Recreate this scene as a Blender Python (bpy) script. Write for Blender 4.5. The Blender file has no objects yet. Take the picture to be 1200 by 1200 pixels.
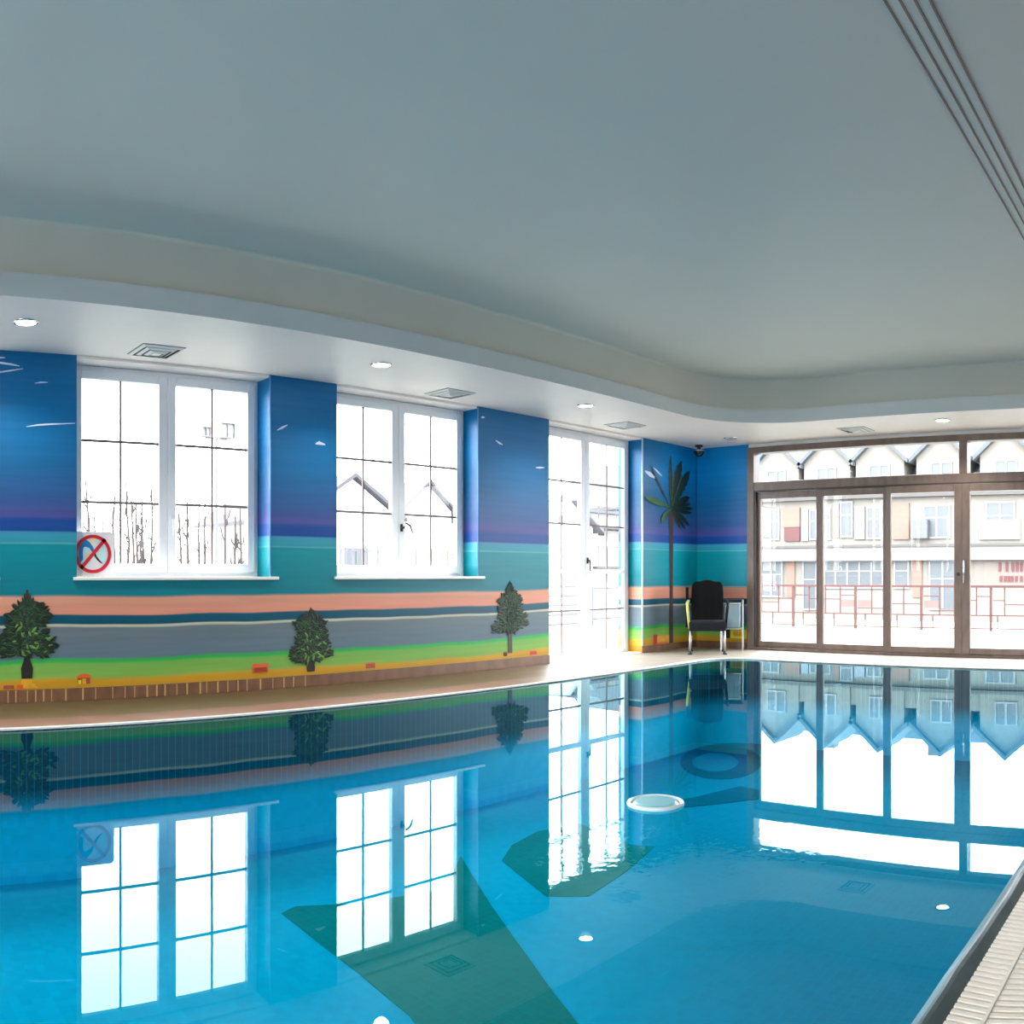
import bpy, bmesh, math, random
from mathutils import Vector, Matrix
random.seed(7)
S = bpy.context.scene
COL = S.collection
PI = math.pi
EYE = 0.96                      # camera height above the pool deck
FP, HZ, X0 = 1050.0, 673.0, -228.0   # cylindrical panorama: pixels per radian, horizon row, column of the wall normal

# ---------------------------------------------------------------- measuring helpers (photo pixel -> point on a known plane)
def az(px): return (px - X0) / FP
def on_wall(px, py, Y=6.5):     # point of the plane y = Y seen at a pixel
    t = az(px); r = Y / math.cos(t)
    return Vector((r * math.sin(t), Y, EYE + r * (HZ - py) / FP))
def on_far(px, py, X=10.0):
    t = az(px); r = X / math.sin(t)
    return Vector((X, r * math.cos(t), EYE + r * (HZ - py) / FP))
def on_level(px, py, z=0.0):
    t = az(px); r = (EYE - z) * FP / (py - HZ)
    return Vector((r * math.sin(t), r * math.cos(t), z))

# ---------------------------------------------------------------- materials
def lin(c):
    return tuple((v / 255 / 12.92 if v / 255 <= 0.04045 else ((v / 255 + 0.055) / 1.055) ** 2.4) for v in c) + (1.0,)
def new_mat(name):
    m = bpy.data.materials.new(name); m.use_nodes = True
    nt = m.node_tree; b = nt.nodes['Principled BSDF']
    return m, nt, b
def N(nt, typ, **kw):
    n = nt.nodes.new(typ)
    for k, v in kw.items():
        setattr(n, k, v)
    return n
def pmat(name, rgb, rough=0.5, metal=0.0, vary=0.06, scale=6.0, bump=0.0, bscale=40.0, spec=0.5, coat=0.0, emit=None, es=0.0):
    m, nt, b = new_mat(name)
    geo = N(nt, 'ShaderNodeNewGeometry'); no = N(nt, 'ShaderNodeTexNoise')
    no.inputs['Scale'].default_value = scale; no.inputs['Detail'].default_value = 3
    nt.links.new(geo.outputs['Position'], no.inputs['Vector'])
    mr = N(nt, 'ShaderNodeMapRange'); mr.inputs[1].default_value = .3; mr.inputs[2].default_value = .7
    mr.inputs[3].default_value = 1 - vary; mr.inputs[4].default_value = 1 + vary
    nt.links.new(no.outputs['Fac'], mr.inputs[0])
    mx = N(nt, 'ShaderNodeVectorMath', operation='SCALE')
    mx.inputs[0].default_value = lin(rgb)[:3]
    nt.links.new(mr.outputs[0], mx.inputs['Scale'])
    nt.links.new(mx.outputs[0], b.inputs['Base Color'])
    b.inputs['Roughness'].default_value = rough; b.inputs['Metallic'].default_value = metal
    b.inputs['Specular IOR Level'].default_value = spec
    if coat: b.inputs['Coat Weight'].default_value = coat
    if emit:
        b.inputs['Emission Color'].default_value = lin(emit); b.inputs['Emission Strength'].default_value = es
    if bump:
        n2 = N(nt, 'ShaderNodeTexNoise'); n2.inputs['Scale'].default_value = bscale
        nt.links.new(geo.outputs['Position'], n2.inputs['Vector'])
        bp = N(nt, 'ShaderNodeBump'); bp.inputs['Strength'].default_value = bump; bp.inputs['Distance'].default_value = .01
        nt.links.new(n2.outputs['Fac'], bp.inputs['Height']); nt.links.new(bp.outputs[0], b.inputs['Normal'])
    return m

def glass_mat(name, tint=(1, 1, 1, 1), ior=1.5, rough=0.0, bump=None, boost=1.0, sheen=(1, 1, 1, 1)):
    m = bpy.data.materials.new(name); m.use_nodes = True
    nt = m.node_tree; nt.nodes.clear()
    out = N(nt, 'ShaderNodeOutputMaterial'); mix = N(nt, 'ShaderNodeMixShader')
    tr = N(nt, 'ShaderNodeBsdfTransparent'); gl = N(nt, 'ShaderNodeBsdfGlossy'); fr = N(nt, 'ShaderNodeFresnel')
    tr.inputs[0].default_value = tint; gl.inputs['Roughness'].default_value = rough; gl.inputs[0].default_value = sheen
    fr.inputs['IOR'].default_value = ior
    # reflect on the outer face only: a thin pane must not mirror internally on its way out
    ge = N(nt, 'ShaderNodeNewGeometry'); inv = N(nt, 'ShaderNodeMath', operation='SUBTRACT'); inv.inputs[0].default_value = boost
    mb = N(nt, 'ShaderNodeMath', operation='MULTIPLY'); mb.inputs[1].default_value = boost
    nt.links.new(ge.outputs['Backfacing'], mb.inputs[0]); nt.links.new(mb.outputs[0], inv.inputs[1])
    mm = N(nt, 'ShaderNodeMath', operation='MULTIPLY', use_clamp=True)
    nt.links.new(fr.outputs[0], mm.inputs[0]); nt.links.new(inv.outputs[0], mm.inputs[1]); nt.links.new(mm.outputs[0], mix.inputs[0])
    nt.links.new(tr.outputs[0], mix.inputs[1]); nt.links.new(gl.outputs[0], mix.inputs[2])
    nt.links.new(mix.outputs[0], out.inputs[0])
    if bump:
        geo = N(nt, 'ShaderNodeNewGeometry'); no = N(nt, 'ShaderNodeTexNoise')
        no.inputs['Scale'].default_value = bump[1]; no.inputs['Detail'].default_value = 1
        bp = N(nt, 'ShaderNodeBump'); bp.inputs['Strength'].default_value = bump[0]; bp.inputs['Distance'].default_value = .01
        nt.links.new(geo.outputs['Position'], no.inputs['Vector'])
        # jets below the far half of the pool ripple one patch of the surface
        ds = N(nt, 'ShaderNodeVectorMath', operation='DISTANCE'); ds.inputs[1].default_value = bump[3]
        mr = N(nt, 'ShaderNodeMapRange'); mr.inputs[1].default_value = bump[4]; mr.inputs[2].default_value = .2
        n2 = N(nt, 'ShaderNodeTexNoise'); n2.inputs['Scale'].default_value = 28
        nt.links.new(geo.outputs['Position'], ds.inputs[0]); nt.links.new(ds.outputs['Value'], mr.inputs[0])
        nt.links.new(geo.outputs['Position'], n2.inputs['Vector'])
        mu = N(nt, 'ShaderNodeMath', operation='MULTIPLY'); nt.links.new(mr.outputs[0], mu.inputs[0]); nt.links.new(n2.outputs['Fac'], mu.inputs[1])
        m3 = N(nt, 'ShaderNodeMath', operation='MULTIPLY'); m3.inputs[1].default_value = bump[2]; nt.links.new(mu.outputs[0], m3.inputs[0])
        ad = N(nt, 'ShaderNodeMath', operation='ADD'); nt.links.new(no.outputs['Fac'], ad.inputs[0]); nt.links.new(m3.outputs[0], ad.inputs[1])
        nt.links.new(ad.outputs[0], bp.inputs['Height'])
        nt.links.new(bp.outputs[0], gl.inputs['Normal']); nt.links.new(bp.outputs[0], fr.inputs['Normal'])
    return m

def mural_mat():
    m, nt, b = new_mat('seaside_mural_paint')
    geo = N(nt, 'ShaderNodeNewGeometry'); sep = N(nt, 'ShaderNodeSeparateXYZ')
    nt.links.new(geo.outputs['Position'], sep.inputs[0])
    # horizon of the painting climbs a little past the tall window
    mx = N(nt, 'ShaderNodeMapRange', interpolation_type='SMOOTHSTEP'); mx.inputs[1].default_value = 7.5; mx.inputs[2].default_value = 8.8
    mx.inputs[3].default_value = 0; mx.inputs[4].default_value = .075
    nt.links.new(sep.outputs[0], mx.inputs[0])
    mz = N(nt, 'ShaderNodeMapRange', interpolation_type='SMOOTHSTEP'); mz.inputs[1].default_value = .7; mz.inputs[2].default_value = 1.15
    nt.links.new(sep.outputs[2], mz.inputs[0])
    mm = N(nt, 'ShaderNodeMath', operation='MULTIPLY'); nt.links.new(mx.outputs[0], mm.inputs[0]); nt.links.new(mz.outputs[0], mm.inputs[1])
    s1 = N(nt, 'ShaderNodeMath', operation='SUBTRACT'); nt.links.new(sep.outputs[2], s1.inputs[0]); nt.links.new(mm.outputs[0], s1.inputs[1])
    # hand painted wobble: stretched noise along the wall
    mp = N(nt, 'ShaderNodeMapping'); mp.inputs['Scale'].default_value = (.9, .9, .5)
    no = N(nt, 'ShaderNodeTexNoise'); no.inputs['Scale'].default_value = 1.0; no.inputs['Detail'].default_value = 2
    nt.links.new(geo.outputs['Position'], mp.inputs[0]); nt.links.new(mp.outputs[0], no.inputs[0])
    low = N(nt, 'ShaderNodeMapRange'); low.inputs[1].default_value = .1; low.inputs[2].default_value = 1.2
    low.inputs[3].default_value = .10; low.inputs[4].default_value = .012
    nt.links.new(sep.outputs[2], low.inputs[0])
    c = N(nt, 'ShaderNodeMath', operation='SUBTRACT'); c.inputs[1].default_value = .5; nt.links.new(no.outputs['Fac'], c.inputs[0])
    w = N(nt, 'ShaderNodeMath', operation='MULTIPLY'); nt.links.new(c.outputs[0], w.inputs[0]); nt.links.new(low.outputs[0], w.inputs[1])
    a = N(nt, 'ShaderNodeMath', operation='ADD'); nt.links.new(s1.outputs[0], a.inputs[0]); nt.links.new(w.outputs[0], a.inputs[1])
    d = N(nt, 'ShaderNodeMath', operation='DIVIDE'); d.inputs[1].default_value = 2.7; nt.links.new(a.outputs[0], d.inputs[0])
    ramp = N(nt, 'ShaderNodeValToRGB'); cr = ramp.color_ramp; cr.interpolation = 'LINEAR'
    bands = [  # (z0, colour at z0, z1, colour at z1)
        (-.10, (188, 128, 24), .155, (212, 164, 44)),
        (.17, (136, 184, 84), .275, (122, 184, 84)),
        (.28, (60, 190, 88), .31, (52, 176, 84)),
        (.318, (100, 124, 140), .555, (112, 126, 134)),
        (.560, (206, 208, 180), .572, (206, 208, 180)),
        (.577, (0, 92, 124), .645, (0, 104, 130)),
        (.650, (232, 152, 128), .785, (226, 160, 132)),
        (.795, (0, 146, 164), 1.185, (0, 166, 182)),
        (1.19, (120, 200, 210), 1.20, (44, 176, 196)),
        (1.275, (70, 172, 208), 1.282, (24, 80, 168)),
        (1.37, (24, 84, 172), 1.40, (88, 92, 172)),
        (1.52, (54, 100, 166), 1.80, (22, 112, 172)),
        (2.20, (0, 136, 208), 2.62, (0, 126, 194))]
    K = .80
    bands = [(z0, tuple(v * (K if z0 > .57 and z0 != .65 else .93) for v in c0), z1, tuple(v * (K if z0 > .57 and z0 != .65 else .93) for v in c1)) for z0, c0, z1, c1 in bands]
    stops = []
    for z0, c0, z1, c1 in bands:
        stops += [(max(z0, 0) / 2.7, c0), (z1 / 2.7, c1)]
    while len(cr.elements) > 1: cr.elements.remove(cr.elements[0])
    cr.elements[0].position = stops[0][0]; cr.elements[0].color = lin(stops[0][1])
    for p, col in stops[1:]:
        e = cr.elements.new(p); e.color = lin(col)
    nt.links.new(d.outputs[0], ramp.inputs[0])
    # brush strokes
    mp2 = N(nt, 'ShaderNodeMapping'); mp2.inputs['Scale'].default_value = (.8, .8, 16)
    n2 = N(nt, 'ShaderNodeTexNoise'); n2.inputs['Scale'].default_value = 1.6; n2.inputs['Detail'].default_value = 5
    nt.links.new(geo.outputs['Position'], mp2.inputs[0]); nt.links.new(mp2.outputs[0], n2.inputs[0])
    mr = N(nt, 'ShaderNodeMapRange'); mr.inputs[1].default_value = .3; mr.inputs[2].default_value = .7
    mr.inputs[3].default_value = .93; mr.inputs[4].default_value = 1.07
    nt.links.new(n2.outputs['Fac'], mr.inputs[0])
    vm = N(nt, 'ShaderNodeVectorMath', operation='SCALE'); nt.links.new(ramp.outputs[0], vm.inputs[0]); nt.links.new(mr.outputs[0], vm.inputs['Scale'])
    # colour brightened past the tall window to make up for little light there
    lx = N(nt, 'ShaderNodeMapRange', interpolation_type='SMOOTHSTEP'); lx.inputs[1].default_value = 8.82; lx.inputs[2].default_value = 9.6; lx.inputs[3].default_value = 0; lx.inputs[4].default_value = .7
    nt.links.new(sep.outputs[0], lx.inputs[0])
    lz = N(nt, 'ShaderNodeMath', operation='GREATER_THAN'); lz.inputs[1].default_value = .79; nt.links.new(a.outputs[0], lz.inputs[0])
    lm = N(nt, 'ShaderNodeMath', operation='MULTIPLY_ADD'); lm.inputs[2].default_value = 1; nt.links.new(lx.outputs[0], lm.inputs[0]); nt.links.new(lz.outputs[0], lm.inputs[1])
    v3 = N(nt, 'ShaderNodeVectorMath', operation='SCALE'); nt.links.new(vm.outputs[0], v3.inputs[0]); nt.links.new(lm.outputs[0], v3.inputs['Scale'])
    nt.links.new(v3.outputs[0], b.inputs['Base Color'])
    b.inputs['Roughness'].default_value = .38
    b.inputs['Specular IOR Level'].default_value = .3
    return m

def pool_tile_mat(name, rgb, grout, size=.05, rough=.35, shaded=None, band=None):
    m, nt, b = new_mat(name)
    geo = N(nt, 'ShaderNodeNewGeometry')
    mp = N(nt, 'ShaderNodeMapping'); mp.inputs['Scale'].default_value = (1 / size,) * 3
    nt.links.new(geo.outputs['Position'], mp.inputs[0])
    fr = N(nt, 'ShaderNodeVectorMath', operation='FRACTION'); nt.links.new(mp.outputs[0], fr.inputs[0])
    sp = N(nt, 'ShaderNodeSeparateXYZ'); nt.links.new(fr.outputs[0], sp.inputs[0])
    mn = N(nt, 'ShaderNodeMath', operation='MINIMUM'); nt.links.new(sp.outputs[0], mn.inputs[0]); nt.links.new(sp.outputs[1], mn.inputs[1])
    lt = N(nt, 'ShaderNodeMath', operation='LESS_THAN'); lt.inputs[1].default_value = .1; nt.links.new(mn.outputs[0], lt.inputs[0])
    fl = N(nt, 'ShaderNodeVectorMath', operation='FLOOR'); nt.links.new(mp.outputs[0], fl.inputs[0])
    wn = N(nt, 'ShaderNodeTexWhiteNoise', noise_dimensions='3D'); nt.links.new(fl.outputs[0], wn.inputs[0])
    mr = N(nt, 'ShaderNodeMapRange'); mr.inputs[3].default_value = .95; mr.inputs[4].default_value = 1.05
    nt.links.new(wn.outputs['Value'], mr.inputs[0])
    vm = N(nt, 'ShaderNodeVectorMath', operation='SCALE'); vm.inputs[0].default_value = lin(rgb)[:3]
    if band:      # dark band of tiles at the water line
        s2 = N(nt, 'ShaderNodeSeparateXYZ'); nt.links.new(geo.outputs['Position'], s2.inputs[0])
        mk = N(nt, 'ShaderNodeMapRange', interpolation_type='SMOOTHSTEP'); mk.inputs[1].default_value = -.62; mk.inputs[2].default_value = -.36; nt.links.new(s2.outputs[2], mk.inputs[0])
        cm = N(nt, 'ShaderNodeMix', data_type='RGBA'); cm.inputs[6].default_value = lin(rgb); cm.inputs[7].default_value = lin(band)
        nt.links.new(mk.outputs[0], cm.inputs[0]); nt.links.new(cm.outputs[2], vm.inputs[0])
    if shaded:      # soft shade painted into the tile colour, near side of the far end
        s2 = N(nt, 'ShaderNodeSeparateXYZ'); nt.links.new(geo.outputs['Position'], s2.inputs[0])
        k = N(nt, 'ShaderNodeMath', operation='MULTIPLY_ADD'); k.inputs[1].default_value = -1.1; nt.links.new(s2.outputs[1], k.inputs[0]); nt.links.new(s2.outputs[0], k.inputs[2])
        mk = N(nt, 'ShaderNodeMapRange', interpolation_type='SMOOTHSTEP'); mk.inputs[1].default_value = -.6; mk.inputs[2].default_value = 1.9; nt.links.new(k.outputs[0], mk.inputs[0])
        cm = N(nt, 'ShaderNodeMix', data_type='RGBA'); cm.inputs[6].default_value = lin(rgb); cm.inputs[7].default_value = lin(shaded)
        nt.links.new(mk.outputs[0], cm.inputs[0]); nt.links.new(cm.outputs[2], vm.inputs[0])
    nt.links.new(mr.outputs[0], vm.inputs['Scale'])
    mx = N(nt, 'ShaderNodeMix', data_type='RGBA'); mx.inputs[7].default_value = lin(grout)
    gf = N(nt, 'ShaderNodeMath', operation='MULTIPLY'); gf.inputs[1].default_value = .25; nt.links.new(lt.outputs[0], gf.inputs[0])
    nt.links.new(gf.outputs[0], mx.inputs[0]); nt.links.new(vm.outputs[0], mx.inputs[6])
    nt.links.new(mx.outputs[2], b.inputs['Base Color'])
    b.inputs['Roughness'].default_value = .9; b.inputs['Specular IOR Level'].default_value = .08
    return m

def deck_mat():
    m, nt, b = new_mat('stone_deck_tiles')
    geo = N(nt, 'ShaderNodeNewGeometry'); sep = N(nt, 'ShaderNodeSeparateXYZ')
    nt.links.new(geo.outputs['Position'], sep.inputs[0])
    # brown tiles along the mural, paler stone round the pool and at the glazed end
    no = N(nt, 'ShaderNodeTexNoise'); no.inputs['Scale'].default_value = 1.2; no.inputs['Detail'].default_value = 4
    nt.links.new(geo.outputs['Position'], no.inputs[0])
    ya = N(nt, 'ShaderNodeMath', operation='MULTIPLY_ADD'); ya.inputs[1].default_value = .12; nt.links.new(no.outputs['Fac'], ya.inputs[0]); nt.links.new(sep.outputs[1], ya.inputs[2])
    my = N(nt, 'ShaderNodeMapRange'); my.inputs[1].default_value = 5.80; my.inputs[2].default_value = 5.86; nt.links.new(ya.outputs[0], my.inputs[0])
    mx = N(nt, 'ShaderNodeMapRange'); mx.inputs[1].default_value = 5.2; mx.inputs[2].default_value = 7.4; mx.inputs[3].default_value = 1; mx.inputs[4].default_value = 0
    nt.links.new(sep.outputs[0], mx.inputs[0])
    mm = N(nt, 'ShaderNodeMath', operation='MULTIPLY'); nt.links.new(my.outputs[0], mm.inputs[0]); nt.links.new(mx.outputs[0], mm.inputs[1])
    base = N(nt, 'ShaderNodeMix', data_type='RGBA'); base.inputs[6].default_value = lin((150, 139, 126)); base.inputs[7].default_value = lin((146, 104, 86))
    nt.links.new(mx.outputs[0], base.inputs[0])
    c2 = N(nt, 'ShaderNodeMix', data_type='RGBA'); c2.inputs[7].default_value = lin((108, 88, 60))
    nt.links.new(mm.outputs[0], c2.inputs[0]); nt.links.new(base.outputs[2], c2.inputs[6])
    n2 = N(nt, 'ShaderNodeTexNoise'); n2.inputs['Scale'].default_value = 5; n2.inputs['Detail'].default_value = 8
    nt.links.new(geo.outputs['Position'], n2.inputs[0])
    mr = N(nt, 'ShaderNodeMapRange'); mr.inputs[1].default_value = .3; mr.inputs[2].default_value = .7; mr.inputs[3].default_value = .85; mr.inputs[4].default_value = 1.12
    nt.links.new(n2.outputs['Fac'], mr.inputs[0])
    # tile joints every 0.3 m
    mp = N(nt, 'ShaderNodeVectorMath', operation='SCALE'); mp.inputs['Scale'].default_value = 1 / .3; nt.links.new(geo.outputs['Position'], mp.inputs[0])
    fr = N(nt, 'ShaderNodeVectorMath', operation='FRACTION'); nt.links.new(mp.outputs[0], fr.inputs[0])
    sp = N(nt, 'ShaderNodeSeparateXYZ'); nt.links.new(fr.outputs[0], sp.inputs[0])
    mn = N(nt, 'ShaderNodeMath', operation='MINIMUM'); nt.links.new(sp.outputs[0], mn.inputs[0]); nt.links.new(sp.outputs[1], mn.inputs[1])
    lt = N(nt, 'ShaderNodeMath', operation='LESS_THAN'); lt.inputs[1].default_value = .014; nt.links.new(mn.outputs[0], lt.inputs[0])
    j = N(nt, 'ShaderNodeMapRange'); j.inputs[3].default_value = 1; j.inputs[4].default_value = .82; nt.links.new(lt.outputs[0], j.inputs[0])
    pr = N(nt, 'ShaderNodeMath', operation='MULTIPLY'); nt.links.new(mr.outputs[0], pr.inputs[0]); nt.links.new(j.outputs[0], pr.inputs[1])
    vm = N(nt, 'ShaderNodeVectorMath', operation='SCALE'); nt.links.new(c2.outputs[2], vm.inputs[0]); nt.links.new(pr.outputs[0], vm.inputs['Scale'])
    nt.links.new(vm.outputs[0], b.inputs['Base Color']); b.inputs['Roughness'].default_value = .45
    return m

def wood_mat(name, rgb):
    m, nt, b = new_mat(name)
    geo = N(nt, 'ShaderNodeNewGeometry')
    mp = N(nt, 'ShaderNodeMapping'); mp.inputs['Scale'].default_value = (3, 3, 1.2)
    no = N(nt, 'ShaderNodeTexNoise'); no.inputs['Scale'].default_value = 4; no.inputs['Detail'].default_value = 6
    nt.links.new(geo.outputs['Position'], mp.inputs[0]); nt.links.new(mp.outputs[0], no.inputs[0])
    mr = N(nt, 'ShaderNodeMapRange'); mr.inputs[1].default_value = .3; mr.inputs[2].default_value = .7; mr.inputs[3].default_value = .8; mr.inputs[4].default_value = 1.2
    nt.links.new(no.outputs['Fac'], mr.inputs[0])
    vm = N(nt, 'ShaderNodeVectorMath', operation='SCALE'); vm.inputs[0].default_value = lin(rgb)[:3]; nt.links.new(mr.outputs[0], vm.inputs['Scale'])
    nt.links.new(vm.outputs[0], b.inputs['Base Color']); b.inputs['Roughness'].default_value = .35
    return m

M = {}
M['mural'] = mural_mat()
M['ceiling'] = pmat('pale_blue_ceiling_paint', (214, 212, 203), .6, vary=.015, scale=1.5)
M['cove'] = pmat('warm_grey_cove_paint', (206, 204, 194), .6, vary=.02, scale=2)
M['lip'] = pmat('blue_grey_fascia_paint', (204, 208, 208), .5, vary=.015)
M['soffit'] = pmat('white_soffit_paint', (238, 228, 222), .5, vary=.012)
M['white'] = pmat('plain_white_wall_paint', (236, 234, 230), .6, vary=.015)
M['pvc'] = pmat('white_window_plastic', (226, 228, 232), .35, vary=.01)
M['sill'] = pmat('white_sill', (240, 238, 232), .3, vary=.01)
M['bar'] = pmat('brown_glazing_bar', (118, 104, 102), .5)
M['brown'] = wood_mat('brown_door_frame', (106, 88, 78))
M['brown_dark'] = pmat('dark_brown_gasket', (58, 46, 42), .5)
M['glass'] = glass_mat('window_glass', (.97, .98, .98, 1), 1.35)
M['water'] = glass_mat('pool_water', (.22, .90, .96, 1), 1.36, 0.0, (.022, 1.1, 1.8, (2.5, 1.75, 0), .62), .85, (.62, .93, 1, 1))
M['pool'] = pool_tile_mat('cyan_pool_mosaic', (0, 158, 188), (0, 150, 180), shaded=(0, 120, 148))
M['poolwall'] = pool_tile_mat('pool_wall_mosaic', (0, 176, 214), (0, 172, 210), band=(0, 66, 84))
M['pooldark'] = pool_tile_mat('green_pool_mosaic', (0, 112, 106), (20, 140, 130), .05)
M['poolblue'] = pool_tile_mat('deep_blue_pool_mosaic', (0, 84, 104), (0, 96, 116), .05)
M['deck'] = deck_mat()
M['coping'] = pmat('white_pool_lip', (240, 236, 226), .35)
M['steel'] = pmat('dark_wet_gutter_metal', (84, 104, 110), .28, metal=.35, vary=.15, scale=9, bump=.12, bscale=18)
M['grate'] = pmat('cream_plastic_grating', (250, 240, 224), .5, vary=.05, scale=20)
M['channel'] = pmat('terracotta_channel', (150, 92, 66), .7)
M['base'] = wood_mat('brown_tile_skirting', (118, 84, 62))
M['joint'] = pmat('tan_tile_joint', (196, 158, 98), .6)
M['leafd'] = pmat('dark_green_leaf_paint', (12, 34, 18), .5, vary=.35, scale=30)
M['leafm'] = pmat('mid_green_leaf_paint', (30, 68, 34), .5, vary=.3, scale=30)
M['leafl'] = pmat('light_green_leaf_paint', (96, 140, 56), .5, vary=.25, scale=30)
M['leafp'] = pmat('palm_green_paint', (5, 40, 30), .5, vary=.35, scale=25)
M['leafq'] = pmat('palm_light_green_paint', (34, 92, 50), .5, vary=.3, scale=25)
M['trunk'] = pmat('dark_bark_paint', (32, 24, 22), .5, vary=.3, scale=25)
M['trunkb'] = pmat('brown_bark_paint', (62, 45, 44), .5, vary=.25, scale=25)
M['sandp'] = pmat('ochre_sand_paint', (214, 156, 36), .5, vary=.15, scale=20)
M['orange'] = pmat('orange_paint', (214, 96, 34), .5)
M['red'] = pmat('red_paint', (188, 40, 40), .5)
M['terra'] = pmat('terracotta_paint', (158, 74, 52), .5, vary=.15, scale=30)
M['blackp'] = pmat('black_paint', (26, 26, 28), .5)
M['yellow'] = pmat('yellow_paint', (220, 206, 30), .5)
M['cloud'] = pmat('white_brush_paint', (206, 218, 236), .5)
M['signred'] = pmat('sign_red', (206, 24, 44), .3)
M['signblue'] = pmat('sign_blue', (20, 112, 176), .3)
M['signwhite'] = pmat('sign_white', (226, 222, 226), .25, vary=.04)
M['signaqua'] = pmat('sign_pale_aqua', (186, 218, 220), .3)
M['signsand'] = pmat('sign_pale_sand', (230, 208, 170), .3)
M['signdark'] = pmat('sign_dark', (72, 30, 40), .3)
M['black'] = pmat('black_leatherette', (5, 5, 6), .75, spec=.15)
M['charcoal'] = pmat('charcoal_upholstery', (24, 28, 33), .7, spec=.2)
M['metal'] = pmat('brushed_metal', (170, 168, 164), .3, metal=.9)
M['dark'] = pmat('dark_plastic', (24, 26, 30), .35)
M['armwood'] = pmat('pale_green_arm', (176, 184, 96), .5)
M['acrylic'] = pmat('pale_blue_grey_acrylic', (150, 176, 190), .2)
M['vent'] = pmat('grey_vent_metal', (206, 206, 206), .4)
M['ventdark'] = pmat('vent_shadow_gap', (96, 96, 98), .7)
M['lamp'] = pmat('lamp_diffuser', (255, 250, 240), .4, emit=(255, 246, 230), es=9.0)
M['chrome'] = pmat('chrome', (200, 200, 200), .12, metal=1)
M['float'] = pmat('pale_aqua_reflection', (150, 214, 222), .25)
M['reflection_rim'] = pmat('white_reflection_rim', (236, 246, 244), .3)
M['slot'] = pmat('brown_slot_line', (116, 92, 86), .5)
# outside
M['facade'] = pmat('cream_render', (103, 99, 93), .9, vary=.04, scale=.6)
M['band'] = pmat('pale_stone_band', (112, 110, 107), .9, vary=.03)
M['ledge'] = pmat('grey_ledge', (70, 67, 65), .9)
M['roof'] = pmat('grey_roof', (66, 70, 74), .8, vary=.1, scale=2)
M['eave'] = pmat('brown_eave', (60, 44, 40), .8)
M['peach'] = pmat('peach_shutter', (104, 80, 70), .8)
M['shutter'] = pmat('white_shutter', (104, 106, 112), .7)
M['extpane'] = pmat('grey_window_pane', (66, 70, 74), .4)
M['extframe'] = pmat('white_window_frame', (112, 112, 114), .6)
M['signpale'] = pmat('shop_sign_board', (94, 86, 81), .7)
M['signletter'] = pmat('shop_sign_letters', (78, 30, 34), .7)
M['rail'] = pmat('red_brown_railing', (66, 28, 26), .6)
M['railpink'] = pmat('pink_railing_panel', (100, 78, 74), .7)
M['terrace'] = pmat('pale_terrace_paving', (108, 107, 98), .9, vary=.06, scale=1.5)
M['yard'] = pmat('bright_ground', (140, 140, 138), .95, vary=.06, scale=.5)
M['extwhite'] = pmat('white_house_wall', (190, 189, 188), .9)
M['roofedge'] = pmat('dark_roof_edge', (50, 50, 56), .7)
M['bark'] = pmat('bare_bark', (46, 38, 36), .9)
M['post'] = pmat('grey_post', (78, 78, 84), .7)

# ---------------------------------------------------------------- mesh helpers
def add_box(bm, lo, hi, mat=None):
    x0, y0, z0 = lo; x1, y1, z1 = hi
    v = [bm.verts.new(p) for p in ((x0, y0, z0), (x1, y0, z0), (x1, y1, z0), (x0, y1, z0), (x0, y0, z1), (x1, y0, z1), (x1, y1, z1), (x0, y1, z1))]
    if mat is not None:
        for q in v: q.co = mat @ q.co
    for f in ((3, 2, 1, 0), (4, 5, 6, 7), (0, 1, 5, 4), (1, 2, 6, 5), (2, 3, 7, 6), (3, 0, 4, 7)):
        bm.faces.new([v[i] for i in f])
def add_tube(bm, pts, rad, seg=10, cap=True):
    pts = [Vector(p) for p in pts]; n = len(pts)
    rads = rad if isinstance(rad, (list, tuple)) else [rad] * n
    rings = []
    for i, p in enumerate(pts):
        d = (pts[min(i + 1, n - 1)] - pts[max(i - 1, 0)]).normalized()
        a = Vector((0, 0, 1)) if abs(d.z) < .9 else Vector((1, 0, 0))
        u = d.cross(a).normalized(); w = d.cross(u).normalized()
        rings.append([bm.verts.new(p + (u * math.cos(2 * PI * k / seg) + w * math.sin(2 * PI * k / seg)) * rads[i]) for k in range(seg)])
    for a, b_ in zip(rings, rings[1:]):
        for k in range(seg):
            bm.faces.new((a[k], a[(k + 1) % seg], b_[(k + 1) % seg], b_[k]))
    if cap:
        bm.faces.new(rings[0][::-1]); bm.faces.new(rings[-1])
def add_lathe(bm, prof, seg=28, centre=(0, 0, 0)):
    cx, cy, cz = centre; rings = []
    for r, z in prof:
        if r < 1e-6: rings.append([bm.verts.new((cx, cy, cz + z))])
        else: rings.append([bm.verts.new((cx + r * math.cos(2 * PI * k / seg), cy + r * math.sin(2 * PI * k / seg), cz + z)) for k in range(seg)])
    for a, b_ in zip(rings, rings[1:]):
        for k in range(seg):
            q = (a[k % len(a)], a[(k + 1) % len(a)], b_[(k + 1) % len(b_)], b_[k % len(b_)])
            q = list(dict.fromkeys(q))
            if len(q) > 2: bm.faces.new(q)
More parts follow.
